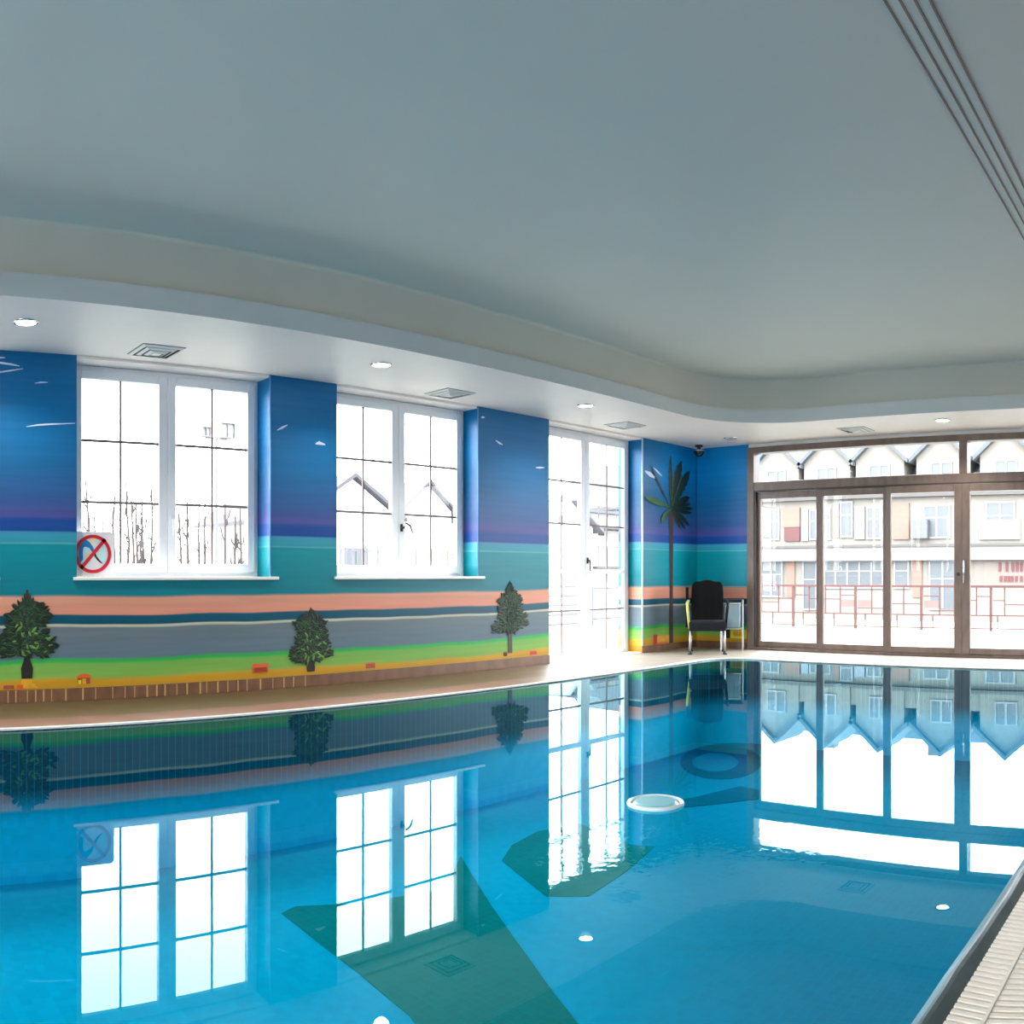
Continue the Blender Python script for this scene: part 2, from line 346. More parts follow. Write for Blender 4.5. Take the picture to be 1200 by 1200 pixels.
def add_prism(bm, outline, thick, axis='y', base=0.0):
    """outline: 2-D points; extruded along the axis from base to base+thick"""
    def P(a, b_, c):
        return {'y': (a, c, b_), 'x': (c, a, b_), 'z': (a, b_, c)}[axis]
    f0 = [bm.verts.new(P(a, b_, base)) for a, b_ in outline]
    f1 = [bm.verts.new(P(a, b_, base + thick)) for a, b_ in outline]
    bm.faces.new(f0); bm.faces.new(f1[::-1]); n = len(f0)
    for i in range(n): bm.faces.new((f0[i], f1[i], f1[(i + 1) % n], f0[(i + 1) % n]))
def obj(name, bm, mat, parent=None, smooth=False, bevel=0.0):
    bmesh.ops.recalc_face_normals(bm, faces=bm.faces)
    me = bpy.data.meshes.new(name); bm.to_mesh(me); bm.free()
    o = bpy.data.objects.new(name, me); COL.objects.link(o)
    me.materials.append(M[mat] if isinstance(mat, str) else mat)
    if smooth:
        for p in me.polygons: p.use_smooth = True
    if bevel:
        md = o.modifiers.new('bevel', 'BEVEL'); md.width = bevel; md.segments = 2; md.limit_method = 'ANGLE'
    if parent is not None:
        o.parent = parent
        o.matrix_parent_inverse = Matrix.Identity(4)
    return o
def box_obj(name, lo, hi, mat, parent=None, bevel=0.0):
    bm = bmesh.new(); add_box(bm, lo, hi); return obj(name, bm, mat, parent, bevel=bevel)
def thing(name, label, cat, loc=(0, 0, 0), rotz=0.0, group=None, kind=None):
    o = bpy.data.objects.new(name, None); COL.objects.link(o)
    o.location = loc; o.rotation_euler = (0, 0, rotz); o.empty_display_size = .1
    return tag(o, label, cat, group, kind)
def tag(o, label, cat=None, group=None, kind=None):
    o['label'] = label
    if cat: o['category'] = cat
    if group: o['group'] = group
    if kind: o['kind'] = kind
    return o
def dup(root, loc=None, label=None, rotz=None):
    def rec(o, par):
        c = o.copy(); COL.objects.link(c); c.parent = par
        for ch in list(o.children): rec(ch, c)
        return c
    r = rec(root, root.parent)
    if loc is not None: r.location = loc
    if rotz is not None: r.rotation_euler = (0, 0, rotz)
    if label: r['label'] = label
    return r

SOF = EYE + 1.666     # soffit height 2.626
CEIL = EYE + 2.16
WY, FX = 6.5, 10.0    # mural wall plane and glazed end plane
XL, YN = -5.0, -3.0   # left end and camera-side wall
WT = .36              # wall thickness

# ---------------------------------------------------------------- the setting
WINS = [(2.031, 3.704), (4.382, 6.055), (7.107, 8.780)]
ADDED_WINS = [(-2.671, -.998), (-.320, 1.353)]     # two unseen sash windows added left of view to bring in daylight
bm = bmesh.new()
def edge_loop(bm, pts, y):
    vs = [bm.verts.new((x, y, z)) for x, z in pts]
    return [bm.edges.new((vs[i], vs[(i + 1) % len(vs)])) for i in range(len(vs))]
TZ = SOF + .02
a, b_ = WINS[2]
es = edge_loop(bm, [(XL, -.3), (a, -.3), (a, TZ - .001), (b_, TZ - .001), (b_, -.3), (FX + .35, -.3), (FX + .35, TZ), (XL, TZ)], WY)
for a, b_ in ADDED_WINS + WINS[:2]: es += edge_loop(bm, [(a, .915), (b_, .915), (b_, TZ - .001), (a, TZ - .001)], WY)
bmesh.ops.triangle_fill(bm, use_beauty=True, use_dissolve=False, edges=es)
r = bmesh.ops.extrude_face_region(bm, geom=bm.faces[:]); bmesh.ops.translate(bm, verts=[v for v in r['geom'] if isinstance(v, bmesh.types.BMVert)], vec=(0, WT, 0))
w = obj('wall_left', bm, 'mural', bevel=.012); tag(w, 'long window wall painted with a seaside mural', 'wall', kind='structure')
# upper part of the window wall above the soffit, hidden but closing the room
bm = bmesh.new(); add_box(bm, (XL, WY, SOF + .02), (FX + .35, WY + WT, CEIL + .2))
tag(obj('trim_1', bm, 'white'), 'wall head above the lowered ceiling edge', 'wall', kind='structure')
bm = bmesh.new()
for a, b_ in ADDED_WINS + WINS: add_box(bm, (a + .0005, WY + .004, SOF - .022), (b_ - .001, WY + WT, SOF + .018))
tag(obj('trim_2', bm, 'soffit'), 'white lining over the window openings', 'trim', kind='structure')

# end wall beyond the glazing (mural continues up to the frame)
DY0, DY1 = .02, 5.70
bm = bmesh.new()
add_box(bm, (FX, DY1, -.3), (FX + .3, WY, SOF + .02))
o = obj('wall_far', bm, 'mural', bevel=.01); tag(o, 'short mural wall between the corner and the brown glazed doors', 'wall', kind='structure')
bm = bmesh.new(); add_box(bm, (FX, YN, -.3), (FX + .3, DY0, SOF + .02)); add_box(bm, (FX, DY0, SOF - .045), (FX + .3, DY1, SOF + .02)); add_box(bm, (FX, YN, SOF + .02), (FX + .3, WY, CEIL + .2))
tag(obj('wall_far', bm, 'white'), 'plain white wall around and over the glazed doors', 'wall', kind='structure')
bm = bmesh.new()
EY0, EY1 = -1.0, 5.0
add_box(bm, (XL - .3, YN - .3, -.3), (XL, EY0, CEIL + .2)); add_box(bm, (XL - .3, EY1, -.3), (XL, WY + WT, CEIL + .2)); add_box(bm, (XL - .3, EY0, 2.5), (XL, EY1, CEIL + .2)); add_box(bm, (XL - .3, EY0, -.3), (XL, EY1, .1))
tag(obj('wall_near', bm, 'white'), 'plain white end wall of the pool hall', 'wall', kind='structure')
bm = bmesh.new(); add_box(bm, (XL, YN - .3, -.3), (FX + .3, YN, CEIL + .2))
tag(obj('wall_right', bm, 'white'), 'plain white wall along the camera side', 'wall', kind='structure')

# ceiling
bm = bmesh.new(); add_box(bm, (XL, YN, CEIL), (FX, WY, CEIL + .15))
tag(obj('ceiling', bm, 'ceiling'), 'smooth pale blue grey raised ceiling', 'ceiling', kind='structure')
# lowered border: rounded inner corner
CX, CY, R = 8.79, 5.226, 1.0
def path(off, n=24):
    """inner edge of the lowered border, moved outwards by off"""
    pts = [(XL, CY + off)]
    for k in range(n + 1):
        a = PI / 2 - (PI / 2) * k / n
        pts.append((CX - R + (R + off) * math.cos(a), CY - R + (R + off) * math.sin(a)))
    pts.append((CX + off, YN))
    return pts
def strip(bm, o1, z1, o2, z2):
    A = [bm.verts.new((x, y, z1)) for x, y in path(o1)]; B = [bm.verts.new((x, y, z2)) for x, y in path(o2)]
    for i in range(len(A) - 1): bm.faces.new((A[i], A[i + 1], B[i + 1], B[i]))
bm = bmesh.new()
inner = path(0); n = len(inner)
A = [bm.verts.new((x, y, SOF)) for x, y in inner]
c1 = bm.verts.new((XL, WY, SOF)); c2 = bm.verts.new((CX - R, WY, SOF)); c3 = bm.verts.new((FX, WY, SOF)); c4 = bm.verts.new((FX, CY - R, SOF)); c5 = bm.verts.new((FX, YN, SOF))
bm.faces.new((A[0], c1, c2, A[1])); bm.faces.new((A[1], c2, c3, A[2]))
for i in range(2, n - 3): bm.faces.new((A[i], c3, A[i + 1]))
bm.faces.new((A[n - 3], c3, c4, A[n - 2])); bm.faces.new((A[n - 2], c4, c5, A[n - 1]))
so = obj('trim_3', bm, 'soffit'); tag(so, 'white lowered ceiling border over the windows and doors', 'soffit', kind='structure')
bm = bmesh.new(); strip(bm, 0, SOF, 0, EYE + 1.812); strip(bm, 0, EYE + 1.812, .06, EYE + 1.812)
for f in bm.faces: f.smooth = False
tag(obj('trim_4', bm, 'lip', smooth=True), 'blue grey fascia lip running round the lowered border', 'fascia', kind='structure')
bm = bmesh.new(); strip(bm, .055, EYE + 1.80, .055, CEIL - .03)
# small coved curve to the ceiling
for k in range(4):
    a0, a1 = k / 4 * PI / 2, (k + 1) / 4 * PI / 2
    strip(bm, .055 - .03 * (1 - math.cos(a0)), CEIL - .03 + .03 * math.sin(a0), .055 - .03 * (1 - math.cos(a1)), CEIL - .03 + .03 * math.sin(a1))
tag(obj('trim_5', bm, 'cove', smooth=True), 'warm grey upright band between lip and ceiling', 'cove', kind='structure')

# slot diffuser in the ceiling
t = thing('slot_diffuser', 'long ceiling air diffuser with four thin brown slots, upper right', 'air diffuser', (2, 1.1225, CEIL))
bm = bmesh.new(); add_box(bm, (-1.2, -.082, -.006), (4.6, .082, 0)); obj('cover_plate', bm, 'ceiling', t)
for k in range(4):
    y = -.08 + k * .0535
    bm = bmesh.new(); add_box(bm, (-1.2, y - .0045, -.011), (4.6, y + .0045, -.005)); obj('slot', bm, 'slot', t)

# ---------------------------------------------------------------- pool
PX0, PX1, PY0, PY1, PR = -3.6, 8.82, .625, 5.37, .45
def pool_outline(off=0.0, nr=10):
    pts = [(PX0 - off, PY0 - off), (PX1 + off, PY0 - off)]
    cx, cy = PX1 - PR, PY1 - PR
    for k in range(nr + 1):
        a = (PI / 2) * k / nr
        pts.append((cx + (PR + off) * math.cos(a), cy + (PR + off) * math.sin(a)))
    pts.append((PX0 - off, PY1 + off))
    return pts
WATER = -.006; DEPTH = -.95
# deck with the pool cut out
bm = bmesh.new()
outer = [(XL, YN), (FX + .12, YN), (FX + .12, WY + .05), (XL, WY + .05)]
def loop(pts, z):
    vs = [bm.verts.new((x, y, z)) for x, y in pts]
    return vs, [bm.edges.new((vs[i], vs[(i + 1) % len(vs)])) for i in range(len(vs))]
_, e1 = loop(outer, 0); _, e2 = loop(pool_outline(.04), 0)
bmesh.ops.triangle_fill(bm, use_beauty=True, use_dissolve=True, edges=e1 + e2)
fl = obj('floor', bm, 'deck'); tag(fl, 'brown and cream stone tiled pool deck', 'floor', kind='structure')
# basin
bm = bmesh.new()
o_ = pool_outline(0)
top = [bm.verts.new((x, y, -.002)) for x, y in o_]; bot = [bm.verts.new((x, y, DEPTH)) for x, y in o_]
for i in range(len(o_)): bm.faces.new((top[i], top[(i + 1) % len(o_)], bot[(i + 1) % len(o_)], bot[i]))
tag(obj('trim_6', bm, 'poolwall'), 'mosaic side walls of the swimming pool', 'pool wall', kind='structure')
bm = bmesh.new(); bm.faces.new([bm.verts.new((x, y, DEPTH)) for x, y in o_])
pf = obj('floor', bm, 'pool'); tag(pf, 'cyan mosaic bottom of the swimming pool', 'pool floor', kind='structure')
# white lip on the far sides
bm = bmesh.new()
a_ = pool_outline(0); b2 = pool_outline(.042)
ii = list(range(2, len(a_)))
pairs = [(a_[1][0], .75, b2[1][0], .75)] + [(a_[i][0], a_[i][1], b2[i][0], b2[i][1]) for i in ii]
rows = [[], [], [], []]
for ax_, ay, bx_, by in pairs:
    rows[0].append(bm.verts.new((ax_, ay, -.02))); rows[1].append(bm.verts.new((ax_, ay, .010)))
    rows[2].append(bm.verts.new((bx_, by, .010))); rows[3].append(bm.verts.new((bx_, by, -.004)))
for r0, r1 in zip(rows, rows[1:]):
    for i in range(len(r0) - 1): bm.faces.new((r0[i], r0[i + 1], r1[i + 1], r1[i]))
tag(obj('pool_lip', bm, 'coping'), 'thin white raised lip along the far edges of the pool', 'pool edge')
# water
bm = bmesh.new(); bm.faces.new([bm.verts.new((x, y, WATER)) for x, y in o_])
wa = obj('pool_water', bm, 'water')
if wa.data.polygons[0].normal.z < 0: wa.data.flip_normals()
tag(wa, 'still turquoise water filling the swimming pool', 'water', kind='stuff')
# green and blue mosaic figures laid in the pool floor
def floor_figure(name, pix, mat, label, z=DEPTH + .004, hole=None):
    pts = [on_level(x, y, z) for x, y in pix]
    bm = bmesh.new()
    vs = [bm.verts.new(p) for p in pts]; es = [bm.edges.new((vs[i], vs[(i + 1) % len(vs)])) for i in range(len(vs))]
    if hole:
        hs = [bm.verts.new(on_level(x, y, z)) for x, y in hole]; es += [bm.edges.new((hs[i], hs[(i + 1) % len(hs)])) for i in range(len(hs))]
    bmesh.ops.triangle_fill(bm, use_beauty=True, use_dissolve=True, edges=es)
    # a thin layer of tiles, not a sheet
    r = bmesh.ops.extrude_face_region(bm, geom=bm.faces[:])
    bmesh.ops.translate(bm, verts=[v for v in r['geom'] if isinstance(v, bmesh.types.BMVert)], vec=(0, 0, -.0035))
    return tag(obj(name, bm, mat), label, 'pool mosaic')
floor_figure('mosaic_figure', [(330, 1070), (346, 1062), (420, 1058), (520, 1042), (540, 1003), (575, 1060), (612, 1112), (650, 1165), (690, 1215), (700, 1300), (560, 1300), (480, 1190), (420, 1140)], 'pooldark',
             'largest green mosaic fin on the pool bottom, lower centre')
floor_figure('mosaic_figure', [(588, 1008), (600, 990), (630, 974), (680, 965), (740, 990), (767, 992), (735, 1020), (690, 1050), (640, 1050)], 'pooldark',
             'green crescent mosaic on the pool bottom below the tall window reflection')
th = [2 * PI * k / 28 for k in range(28)]
floor_figure('mosaic_figure', [(845 + 48 * math.cos(a), 893 + 20 * math.sin(a)) for a in th], 'poolblue',
             'dark ring shaped mosaic on the pool bottom near the far corner', hole=[(838 + 27 * math.cos(a), 893 + 11 * math.sin(a)) for a in th])
floor_figure('mosaic_figure', [(800, 937), (868, 921), (890, 926), (890, 936), (850, 941), (802, 946)], 'poolblue',
             'dark straight stripe mosaic on the pool bottom beside the pale oval reflection')
floor_figure('mosaic_figure', [(830, 862), (852, 849), (875, 847), (892, 850), (892, 866), (850, 868)], 'pooldark',
             'small green mosaic patch on the pool bottom nearest the glazed doors')
# oval disc standing in for a pale reflection on the water
c = on_level(768, 942, WATER)
t = thing('pool_reflection', 'pale aqua oval disc with white rim standing in for a reflection on the pool', 'float', (c.x, c.y, WATER))
bm = bmesh.new(); add_lathe(bm, [(0, .014), (.085, .014), (.098, .004), (.098, -.004), (0, -.004)], 36); fo = obj('disc', bm, 'float', t, smooth=False)
bm = bmesh.new()
for k in range(36):
    pass
ring = [(.112 * math.cos(2 * PI * k / 36), .112 * math.sin(2 * PI * k / 36), .004) for k in range(37)]
add_tube(bm, ring, .010, 8, cap=False); obj('rim', bm, 'reflection_rim', t, smooth=True)
t.rotation_euler = (0, 0, 0)

# dark metal gutter edge on the near side
bm = bmesh.new()
prof = [(.632, -.05), (.632, .0), (.606, .020), (.597, .024), (.588, .021), (.562, .004), (.562, -.05)]
va = [bm.verts.new((PX0, y, z)) for y, z in prof]
X = PX0; prev = va
while X < PX1 - .001:
    X = min(X + .12, PX1)
    wob = .0025 * math.sin(X * 7) + .0015 * math.sin(X * 19)
    cur = [bm.verts.new((X, y + wob * (.4 if i in (0, 1, 5, 6) else 1), z)) for i, (y, z) in enumerate(prof)]
    for i in range(len(prof) - 1): bm.faces.new((prev[i], cur[i], cur[i + 1], prev[i + 1]))
    prev = cur
bm.faces.new(va); bm.faces.new(prev[::-1])
tag(obj('pool_edge', bm, 'steel'), 'dark wet metal edging along the near side of the pool', 'pool edge')
# overflow grating: two rows of slats beside the edging
def grating(y0, y1, label, skew):
    t = thing('overflow_grating', label, 'grating', (0, 0, 0), group=None)
    bm = bmesh.new()
    x = 1.1; k = 0
    while x < 4.6:
        dx = skew * (y1 - y0)
        v = [bm.verts.new(p) for p in ((x, y0, .001), (x + .0205, y0, .001), (x + .0205 + dx, y1, .001), (x + dx, y1, .001), (x + .002, y0, .014), (x + .0185, y0, .014), (x + .0185 + dx, y1, .014), (x + .002 + dx, y1, .014))]
        for f in ((4, 5, 6, 7), (0, 1, 5, 4), (1, 2, 6, 5), (2, 3, 7, 6), (3, 0, 4, 7)): bm.faces.new([v[i] for i in f])
        x += .0275; k += 1
    obj('slat', bm, 'grate', t)['kind'] = 'stuff'
    bm = bmesh.new(); add_box(bm, (1.05, y0 - .001, .0005), (4.7, y1 + .001, .003)); obj('channel', bm, 'channel', t)
    bm = bmesh.new(); add_box(bm, (1.05, y0 - .006, .003), (4.7, y0 + .001, .0155)); obj('side_rail', bm, 'grate', t)
    return t
grating(.482, .560, 'cream slatted overflow grating directly beside the dark metal pool edging', .12)
grating(.392, .474, 'cream slatted overflow grating, outer row away from the dark pool edging', -.18)

# ---------------------------------------------------------------- skirting with upright tile joints
bm = bmesh.new()
add_box(bm, (XL, WY - .012, 0), (WINS[2][0], WY, .098)); add_box(bm, (WINS[2][1], WY - .012, 0), (FX, WY, .085))
sk = obj('baseboard_left', bm, 'base', bevel=.003); tag(sk, 'brown tile skirting under the mural', 'baseboard', kind='structure')
bm = bmesh.new(); x = .9
while x < 4.1:
    wj = random.choice((.006, .009, .012)); add_box(bm, (x, WY - .0145, .004), (x + wj, WY - .011, .094)); x += random.uniform(.055, .14)
obj('tile_joint', bm, 'joint', sk)
bm = bmesh.new(); add_box(bm, (FX - .012, DY1, 0), (FX, WY - .012, .085))
tag(obj('baseboard_far', bm, 'base'), 'brown skirting under the short mural wall', 'baseboard', kind='structure')

# ---------------------------------------------------------------- windows
def window(idx, x0, x1, z0, z1, full, label):
    yb0, yb1 = WY + .205, WY + .275     # frame depth
    root = thing('window_%d' % idx, label, 'window', (x0, 0, 0), kind='structure')
    W = x1 - x0
    L = lambda lo, hi: ((lo[0], lo[1], lo[2]), (hi[0], hi[1], hi[2]))
    bm = bmesh.new()
    fw = .035
    add_box(bm, (0, yb0, z0), (fw, yb1, z1)); add_box(bm, (W - fw, yb0, z0), (W, yb1, z1))
    add_box(bm, (fw, yb0, z1 - fw), (W - fw, yb1, z1)); add_box(bm, (fw, yb0, z0), (W - fw, yb1, z0 + fw))
    obj('window_frame', bm, 'pvc', root, bevel=.004)
    gz0, gz1 = (.067 if full else 1.044), 2.498
    for s, (ga, gb) in enumerate(((.10, .754), (.906, 1.567))):
        sa, sb = (fw, .8275) if s == 0 else (.8325, W - fw)
        sz0, sz1 = z0 + fw, z1 - fw
        bm = bmesh.new(); y0, y1 = yb0 - .018, yb0 + .04
        add_box(bm, (sa, y0, sz0), (ga, y1, sz1)); add_box(bm, (gb, y0, sz0), (sb, y1, sz1))
        add_box(bm, (ga, y0, gz1), (gb, y1, sz1)); add_box(bm, (ga, y0, sz0), (gb, y1, gz0))
        if full: add_box(bm, (ga, y0, .965), (gb, y1, 1.015))
        sash = obj('sash', bm, 'pvc', root, bevel=.005)
        bm = bmesh.new(); add_box(bm, (ga - .005, y0 + .024, gz0 - .005), (gb + .005, y0 + .030, gz1 + .005)); obj('pane', bm, 'glass', sash)
        bm = bmesh.new(); xm = (ga + gb) / 2; yg0, yg1 = y0 + .010, y0 + .022
        add_box(bm, (xm - .009, yg0, gz0), (xm + .009, yg1, gz1))
        hs = [gz1 - (gz1 - gz0) * k / 3 for k in (1, 2)] if not full else [2.012, 1.53, .545]
        for h in hs: add_box(bm, (ga, yg0, h - .011), (xm - .009, yg1, h + .011)); add_box(bm, (xm + .009, yg0, h - .011), (gb, yg1, h + .011))
        obj('glazing_bar', bm, 'bar', sash)
        if s == 1:
            bm = bmesh.new(); hz = 1.40 if not full else 1.12; hx = .862
            add_box(bm, (hx - .012, y0 - .010, hz - .035), (hx + .012, y0, hz + .035))
            add_tube(bm, [(hx, y0 - .008, hz), (hx, y0 - .045, hz)], .008, 10)
            if idx == 2: add_tube(bm, [(hx, y0 - .045, hz), (hx + .02, y0 - .047, hz + .045), (hx + .07, y0 - .05, hz + .02), (hx + .1, y0 - .05, hz - .05)], [.010, .011, .010, .007], 10)
            else: add_tube(bm, [(hx, y0 - .045, hz + .008), (hx, y0 - .047, hz - .12)], [.010, .008], 10)
            obj('handle', bm, 'pvc' if idx == 1 else 'dark', sash, smooth=True)
    if not full:
        bm = bmesh.new(); add_box(bm, (0.001, WY + .0005, .9155), (W - .001, yb0, .9395)); add_box(bm, (-.03, WY - .035, .915), (W + .075, WY - .0005, .940))
        obj('window_sill', bm, 'sill', root, bevel=.004)
    else:
        bm = bmesh.new(); add_box(bm, (0.001, WY - .002, -.012), (W - .001, yb0, .012)); obj('window_sill', bm, 'sill', root, bevel=.003)
    return root
window(1, *WINS[0], .940, 2.60, False, 'white two sash window with the round sign in its corner')
window(2, *WINS[1], .940, 2.60, False, 'white two sash window between the two mural piers')
window(4, *ADDED_WINS[0], .940, 2.60, False, 'unseen white two sash window added for daylight, farthest from the glazed doors')
window(5, *ADDED_WINS[1], .940, 2.60, False, 'unseen white two sash window added for daylight, next before the one with the sign')
window(3, *WINS[2], .012, 2.60, True, 'tall white full height window beside the palm mural')
# corner beads on the right-hand reveals, edge highlight painted into their pale colour
for i, (a, b_) in enumerate(WINS):
    bm = bmesh.new(); add_tube(bm, [(b_ + .004, WY - .004, .09 if i == 2 else .94), (b_ + .004, WY - .004, SOF - .005)], .011 if i == 2 else .006, 10)
    tag(obj('trim_%d' % (7 + i), bm, pmat('highlight_corner_bead_%d' % i, (196, 216, 236) if i == 2 else (110, 160, 214), .2), smooth=True), 'pale corner bead with painted-in highlight at the right reveal of window %s' % ('one', 'two', 'three')[i], 'trim', kind='structure')

# unseen glazed screen added in the opposite end wall for more daylight
t = thing('window_6', 'unseen white framed glazed screen added for daylight in the end wall behind the camera', 'window', (XL - .2, 0, 0), kind='structure')
bm = bmesh.new()
for k in range(5):
    y = EY0 + (EY1 - EY0) * k / 4; yy = min(max(y, EY0 + .05), EY1 - .05); add_box(bm, (0, yy - .05, .1), (.08, yy + .05, 2.5))
obj('window_frame', bm, 'pvc', t)
bm = bmesh.new(); add_box(bm, (.03, EY0 + .1, .1), (.04, EY1 - .1, 2.5)); obj('pane', bm, 'glass', t)

# ---------------------------------------------------------------- glazed doors at the far end
root = thing('door_1', 'brown framed wall of sliding glass doors with transom lights', 'glass doors', (FX, 0, 0), kind='structure')
bm = bmesh.new()
fz1 = SOF - .048
d0, d1 = -.05, .10
add_box(bm, (d0, DY1 - .10, 0), (d1, DY1, fz1)); add_box(bm, (d0, DY0, 0), (d1, DY0 + .10, fz1))
add_box(bm, (d0, DY0 + .10, 2.50), (d1, DY1 - .10, fz1)); add_box(bm, (d0, DY0 + .10, 2.02), (d1, DY1 - .10, 2.13))
add_box(bm, (d0, DY0 + .10, 0), (d1, DY1 - .10, .035))
add_box(bm, (d0, 2.80, 2.13), (d1, 2.90, 2.50))
fr = obj('door_frame', bm, 'brown', root, bevel=.006)
bm = bmesh.new(); add_box(bm, (d0 - .002, DY0 + .11, 2.005), (d0 + .05, DY1 - .11, 2.022)); add_box(bm, (d0 + .01, DY1 - .125, .035), (d0 + .06, DY1 - .10, 2.02)); obj('gasket', bm, 'brown_dark', root)
for a, b_ in ((2.90, DY1 - .10), (DY0 + .10, 2.80)):
    bm = bmesh.new(); add_box(bm, (.02, a, 2.13), (.028, b_, 2.50)); obj('transom_pane', bm, 'glass', root)
half = [(5.53, 4.743), (4.636, 3.850), (3.738, 2.955)]
leaves = half + [(5.72 - b_, 5.72 - a) for a, b_ in half[::-1]]
for i, (ga, gb) in enumerate(leaves):
    oa = 5.60 if i == 0 else (leaves[i - 1][1] + ga) / 2 - .001
    ob = .12 if i == 5 else (gb + leaves[i + 1][0]) / 2 + .001
    dx = {0: .03, 1: .0, 2: -.03, 3: -.03, 4: 0, 5: .03}[i]
    bm = bmesh.new(); q0, q1 = d0 + .02 + dx, d0 + .065 + dx
    add_box(bm, (q0, ga, .036), (q1, oa, 2.004)); add_box(bm, (q0, ob, .036), (q1, gb, 2.004))
    add_box(bm, (q0, gb, 1.92), (q1, ga, 2.004)); add_box(bm, (q0, gb, .036), (q1, ga, .11))
    lf = obj('door_leaf', bm, 'brown', root, bevel=.005)
    bm = bmesh.new(); add_box(bm, (q0 + .02, gb - .004, .106), (q0 + .027, ga + .004, 1.924)); obj('pane', bm, 'glass', lf)
    if i in (2, 3):
        bm = bmesh.new(); yh = 2.90 if i == 2 else 2.83
        if i == 3:
            add_tube(bm, [(q0 - .035, yh, .86), (q0 - .035, yh, 1.12)], .011, 10)
            add_tube(bm, [(q0, yh, .88), (q0 - .035, yh, .88)], .008, 8); add_tube(bm, [(q0, yh, 1.10), (q0 - .035, yh, 1.10)], .008, 8)
            obj('handle', bm, 'chrome', lf, smooth=True)
        else:
            add_lathe(bm, [(0, 0), (.022, 0), (.022, .012), (0, .012)], 20)
            bmesh.ops.rotate(bm, verts=bm.verts, cent=(0, 0, 0), matrix=Matrix.Rotation(-PI / 2, 3, 'Y')); bmesh.ops.translate(bm, verts=bm.verts, vec=(q0, yh, .96))
            obj('lock', bm, 'dark', lf)

# ---------------------------------------------------------------- painted figures on the mural (thin relief of paint, 2-12 mm)
def leaf_blob(bm, c, length, width, ang, y):
    """one pointed leaf lying on the wall"""
    ca, sa = math.cos(ang), math.sin(ang)
    pts = [(0, 0), (.3 * length, width / 2), (.7 * length, width * .42), (length, 0), (.7 * length, -width * .42), (.3 * length, -width / 2)]
    vs = [bm.verts.new((c[0] + a * ca - b_ * sa, y + (.0015 if i in (1, 2, 4, 5) else 0), c[1] + a * sa + b_ * ca)) for i, (a, b_) in enumerate(pts)]
    m0 = bm.verts.new((c[0] + .5 * length * ca, y - .002, c[1] + .5 * length * sa))
    for i in range(6): bm.faces.new((vs[i], vs[(i + 1) % 6], m0))
def small_tree(xc, zbase, ztop, shape, label, hw, hollow, trunk_w, mats=('leafd', 'leafm', 'leafl'), trunk='trunk', seed=1):
    """shape: list of (z fraction, half width fraction left, right); crown of pointed leaves over a tapered trunk"""
    rnd = random.Random(seed)
    t = thing('painted_tree', label, 'tree', (xc, WY - .002, zbase))
    H = ztop - zbase
    def halfw(f):
        for (a, l0, r0), (b_, l1, r1) in zip(shape, shape[1:]):
            if a <= f <= b_:
                u = (f - a) / (b_ - a); return l0 + (l1 - l0) * u, r0 + (r1 - r0) * u
        return 0, 0
    bm = bmesh.new(); tw = trunk_w / 2
    cz = shape[0][0] * H
    out = [(-tw * 1.5, 0), (tw * 1.5, 0), (tw * 1.7, cz * .45), (tw * .9, cz * .8), (tw * .8, cz * 1.5), (tw * .5, H * .9), (tw * .25, H), (-tw * .25, H), (-tw * .5, H * .9), (-tw * .8, cz * 1.5), (-tw * .9, cz * .8), (-tw * 1.7, cz * .45)] if hollow else \
          [(-tw, 0), (tw, 0), (tw * .85, cz * 1.3), (tw * .4, H * .92), (0, H), (-tw * .4, H * .92), (-tw * .85, cz * 1.3)]
    add_prism(bm, out, .003, 'y', -.0035); obj('trunk', bm, trunk, t)
    for j, (mt, cnt, ln) in enumerate(zip(mats, (440, 120, 20), (.08, .06, .06))):
        bm = bmesh.new()
        for k in range(cnt):
            f = shape[0][0] + (1 - shape[0][0]) * rnd.random() ** 1.15 * .93
            l, r = halfw(f)
            if j: f = shape[0][0] + (f - shape[0][0]) * (.8 if j == 1 else .55); l, r = halfw(f); l, r = (l * .85, r * .85) if j == 1 else (l * .5, r * .8)
            u = rnd.uniform(-l, r) * hw
            dirx = u / hw; ang = math.atan2(rnd.uniform(-.7, .75), dirx * 1.4 + rnd.uniform(-.35, .35))
            L_ = ln * rnd.uniform(.6, 1.15) * min(1, .35 + (l + r))
            leaf_blob(bm, (u - L_ * .4 * math.cos(ang), f * H - L_ * .4 * math.sin(ang)), L_, L_ * .34, ang, -.006 - .002 * j - rnd.random() * .002)
        obj('crown', bm, mt, t) if j == 0 else obj('foliage_highlight', bm, mt, t)
    return t
small_tree(1.64, .18, .845, [(.26, .75, .8), (.36, 1.0, .95), (.45, .9, 1.0), (.55, .7, .5), (.72, .65, .75), (.82, .3, .45), (.88, .12, .12), (1, .03, .03)],
           'dark bushy painted tree on the mural, left of the sign window', .235, True, .055, seed=3)
small_tree(4.11, .125, .675, [(.17, .6, .1), (.25, .85, .9), (.45, .6, .75), (.58, .5, .6), (.78, .7, .55), (.86, .35, .3), (.92, .1, .1), (1, .05, .05)],
           'dark green painted tree on the mural below the gap between the windows', .245, True, .05, seed=5)
small_tree(6.51, .15, .90, [(.30, .9, .25), (.38, .9, .95), (.5, .6, .85), (.62, .55, .6), (.78, .6, .65), (.84, .2, .2), (1, .02, .02)],
           'pointed painted tree with brown trunk on the mural beside the tall window', .27, False, .06, mats=('leafd', 'leafm', 'leafm'), trunk='trunkb', seed=9)
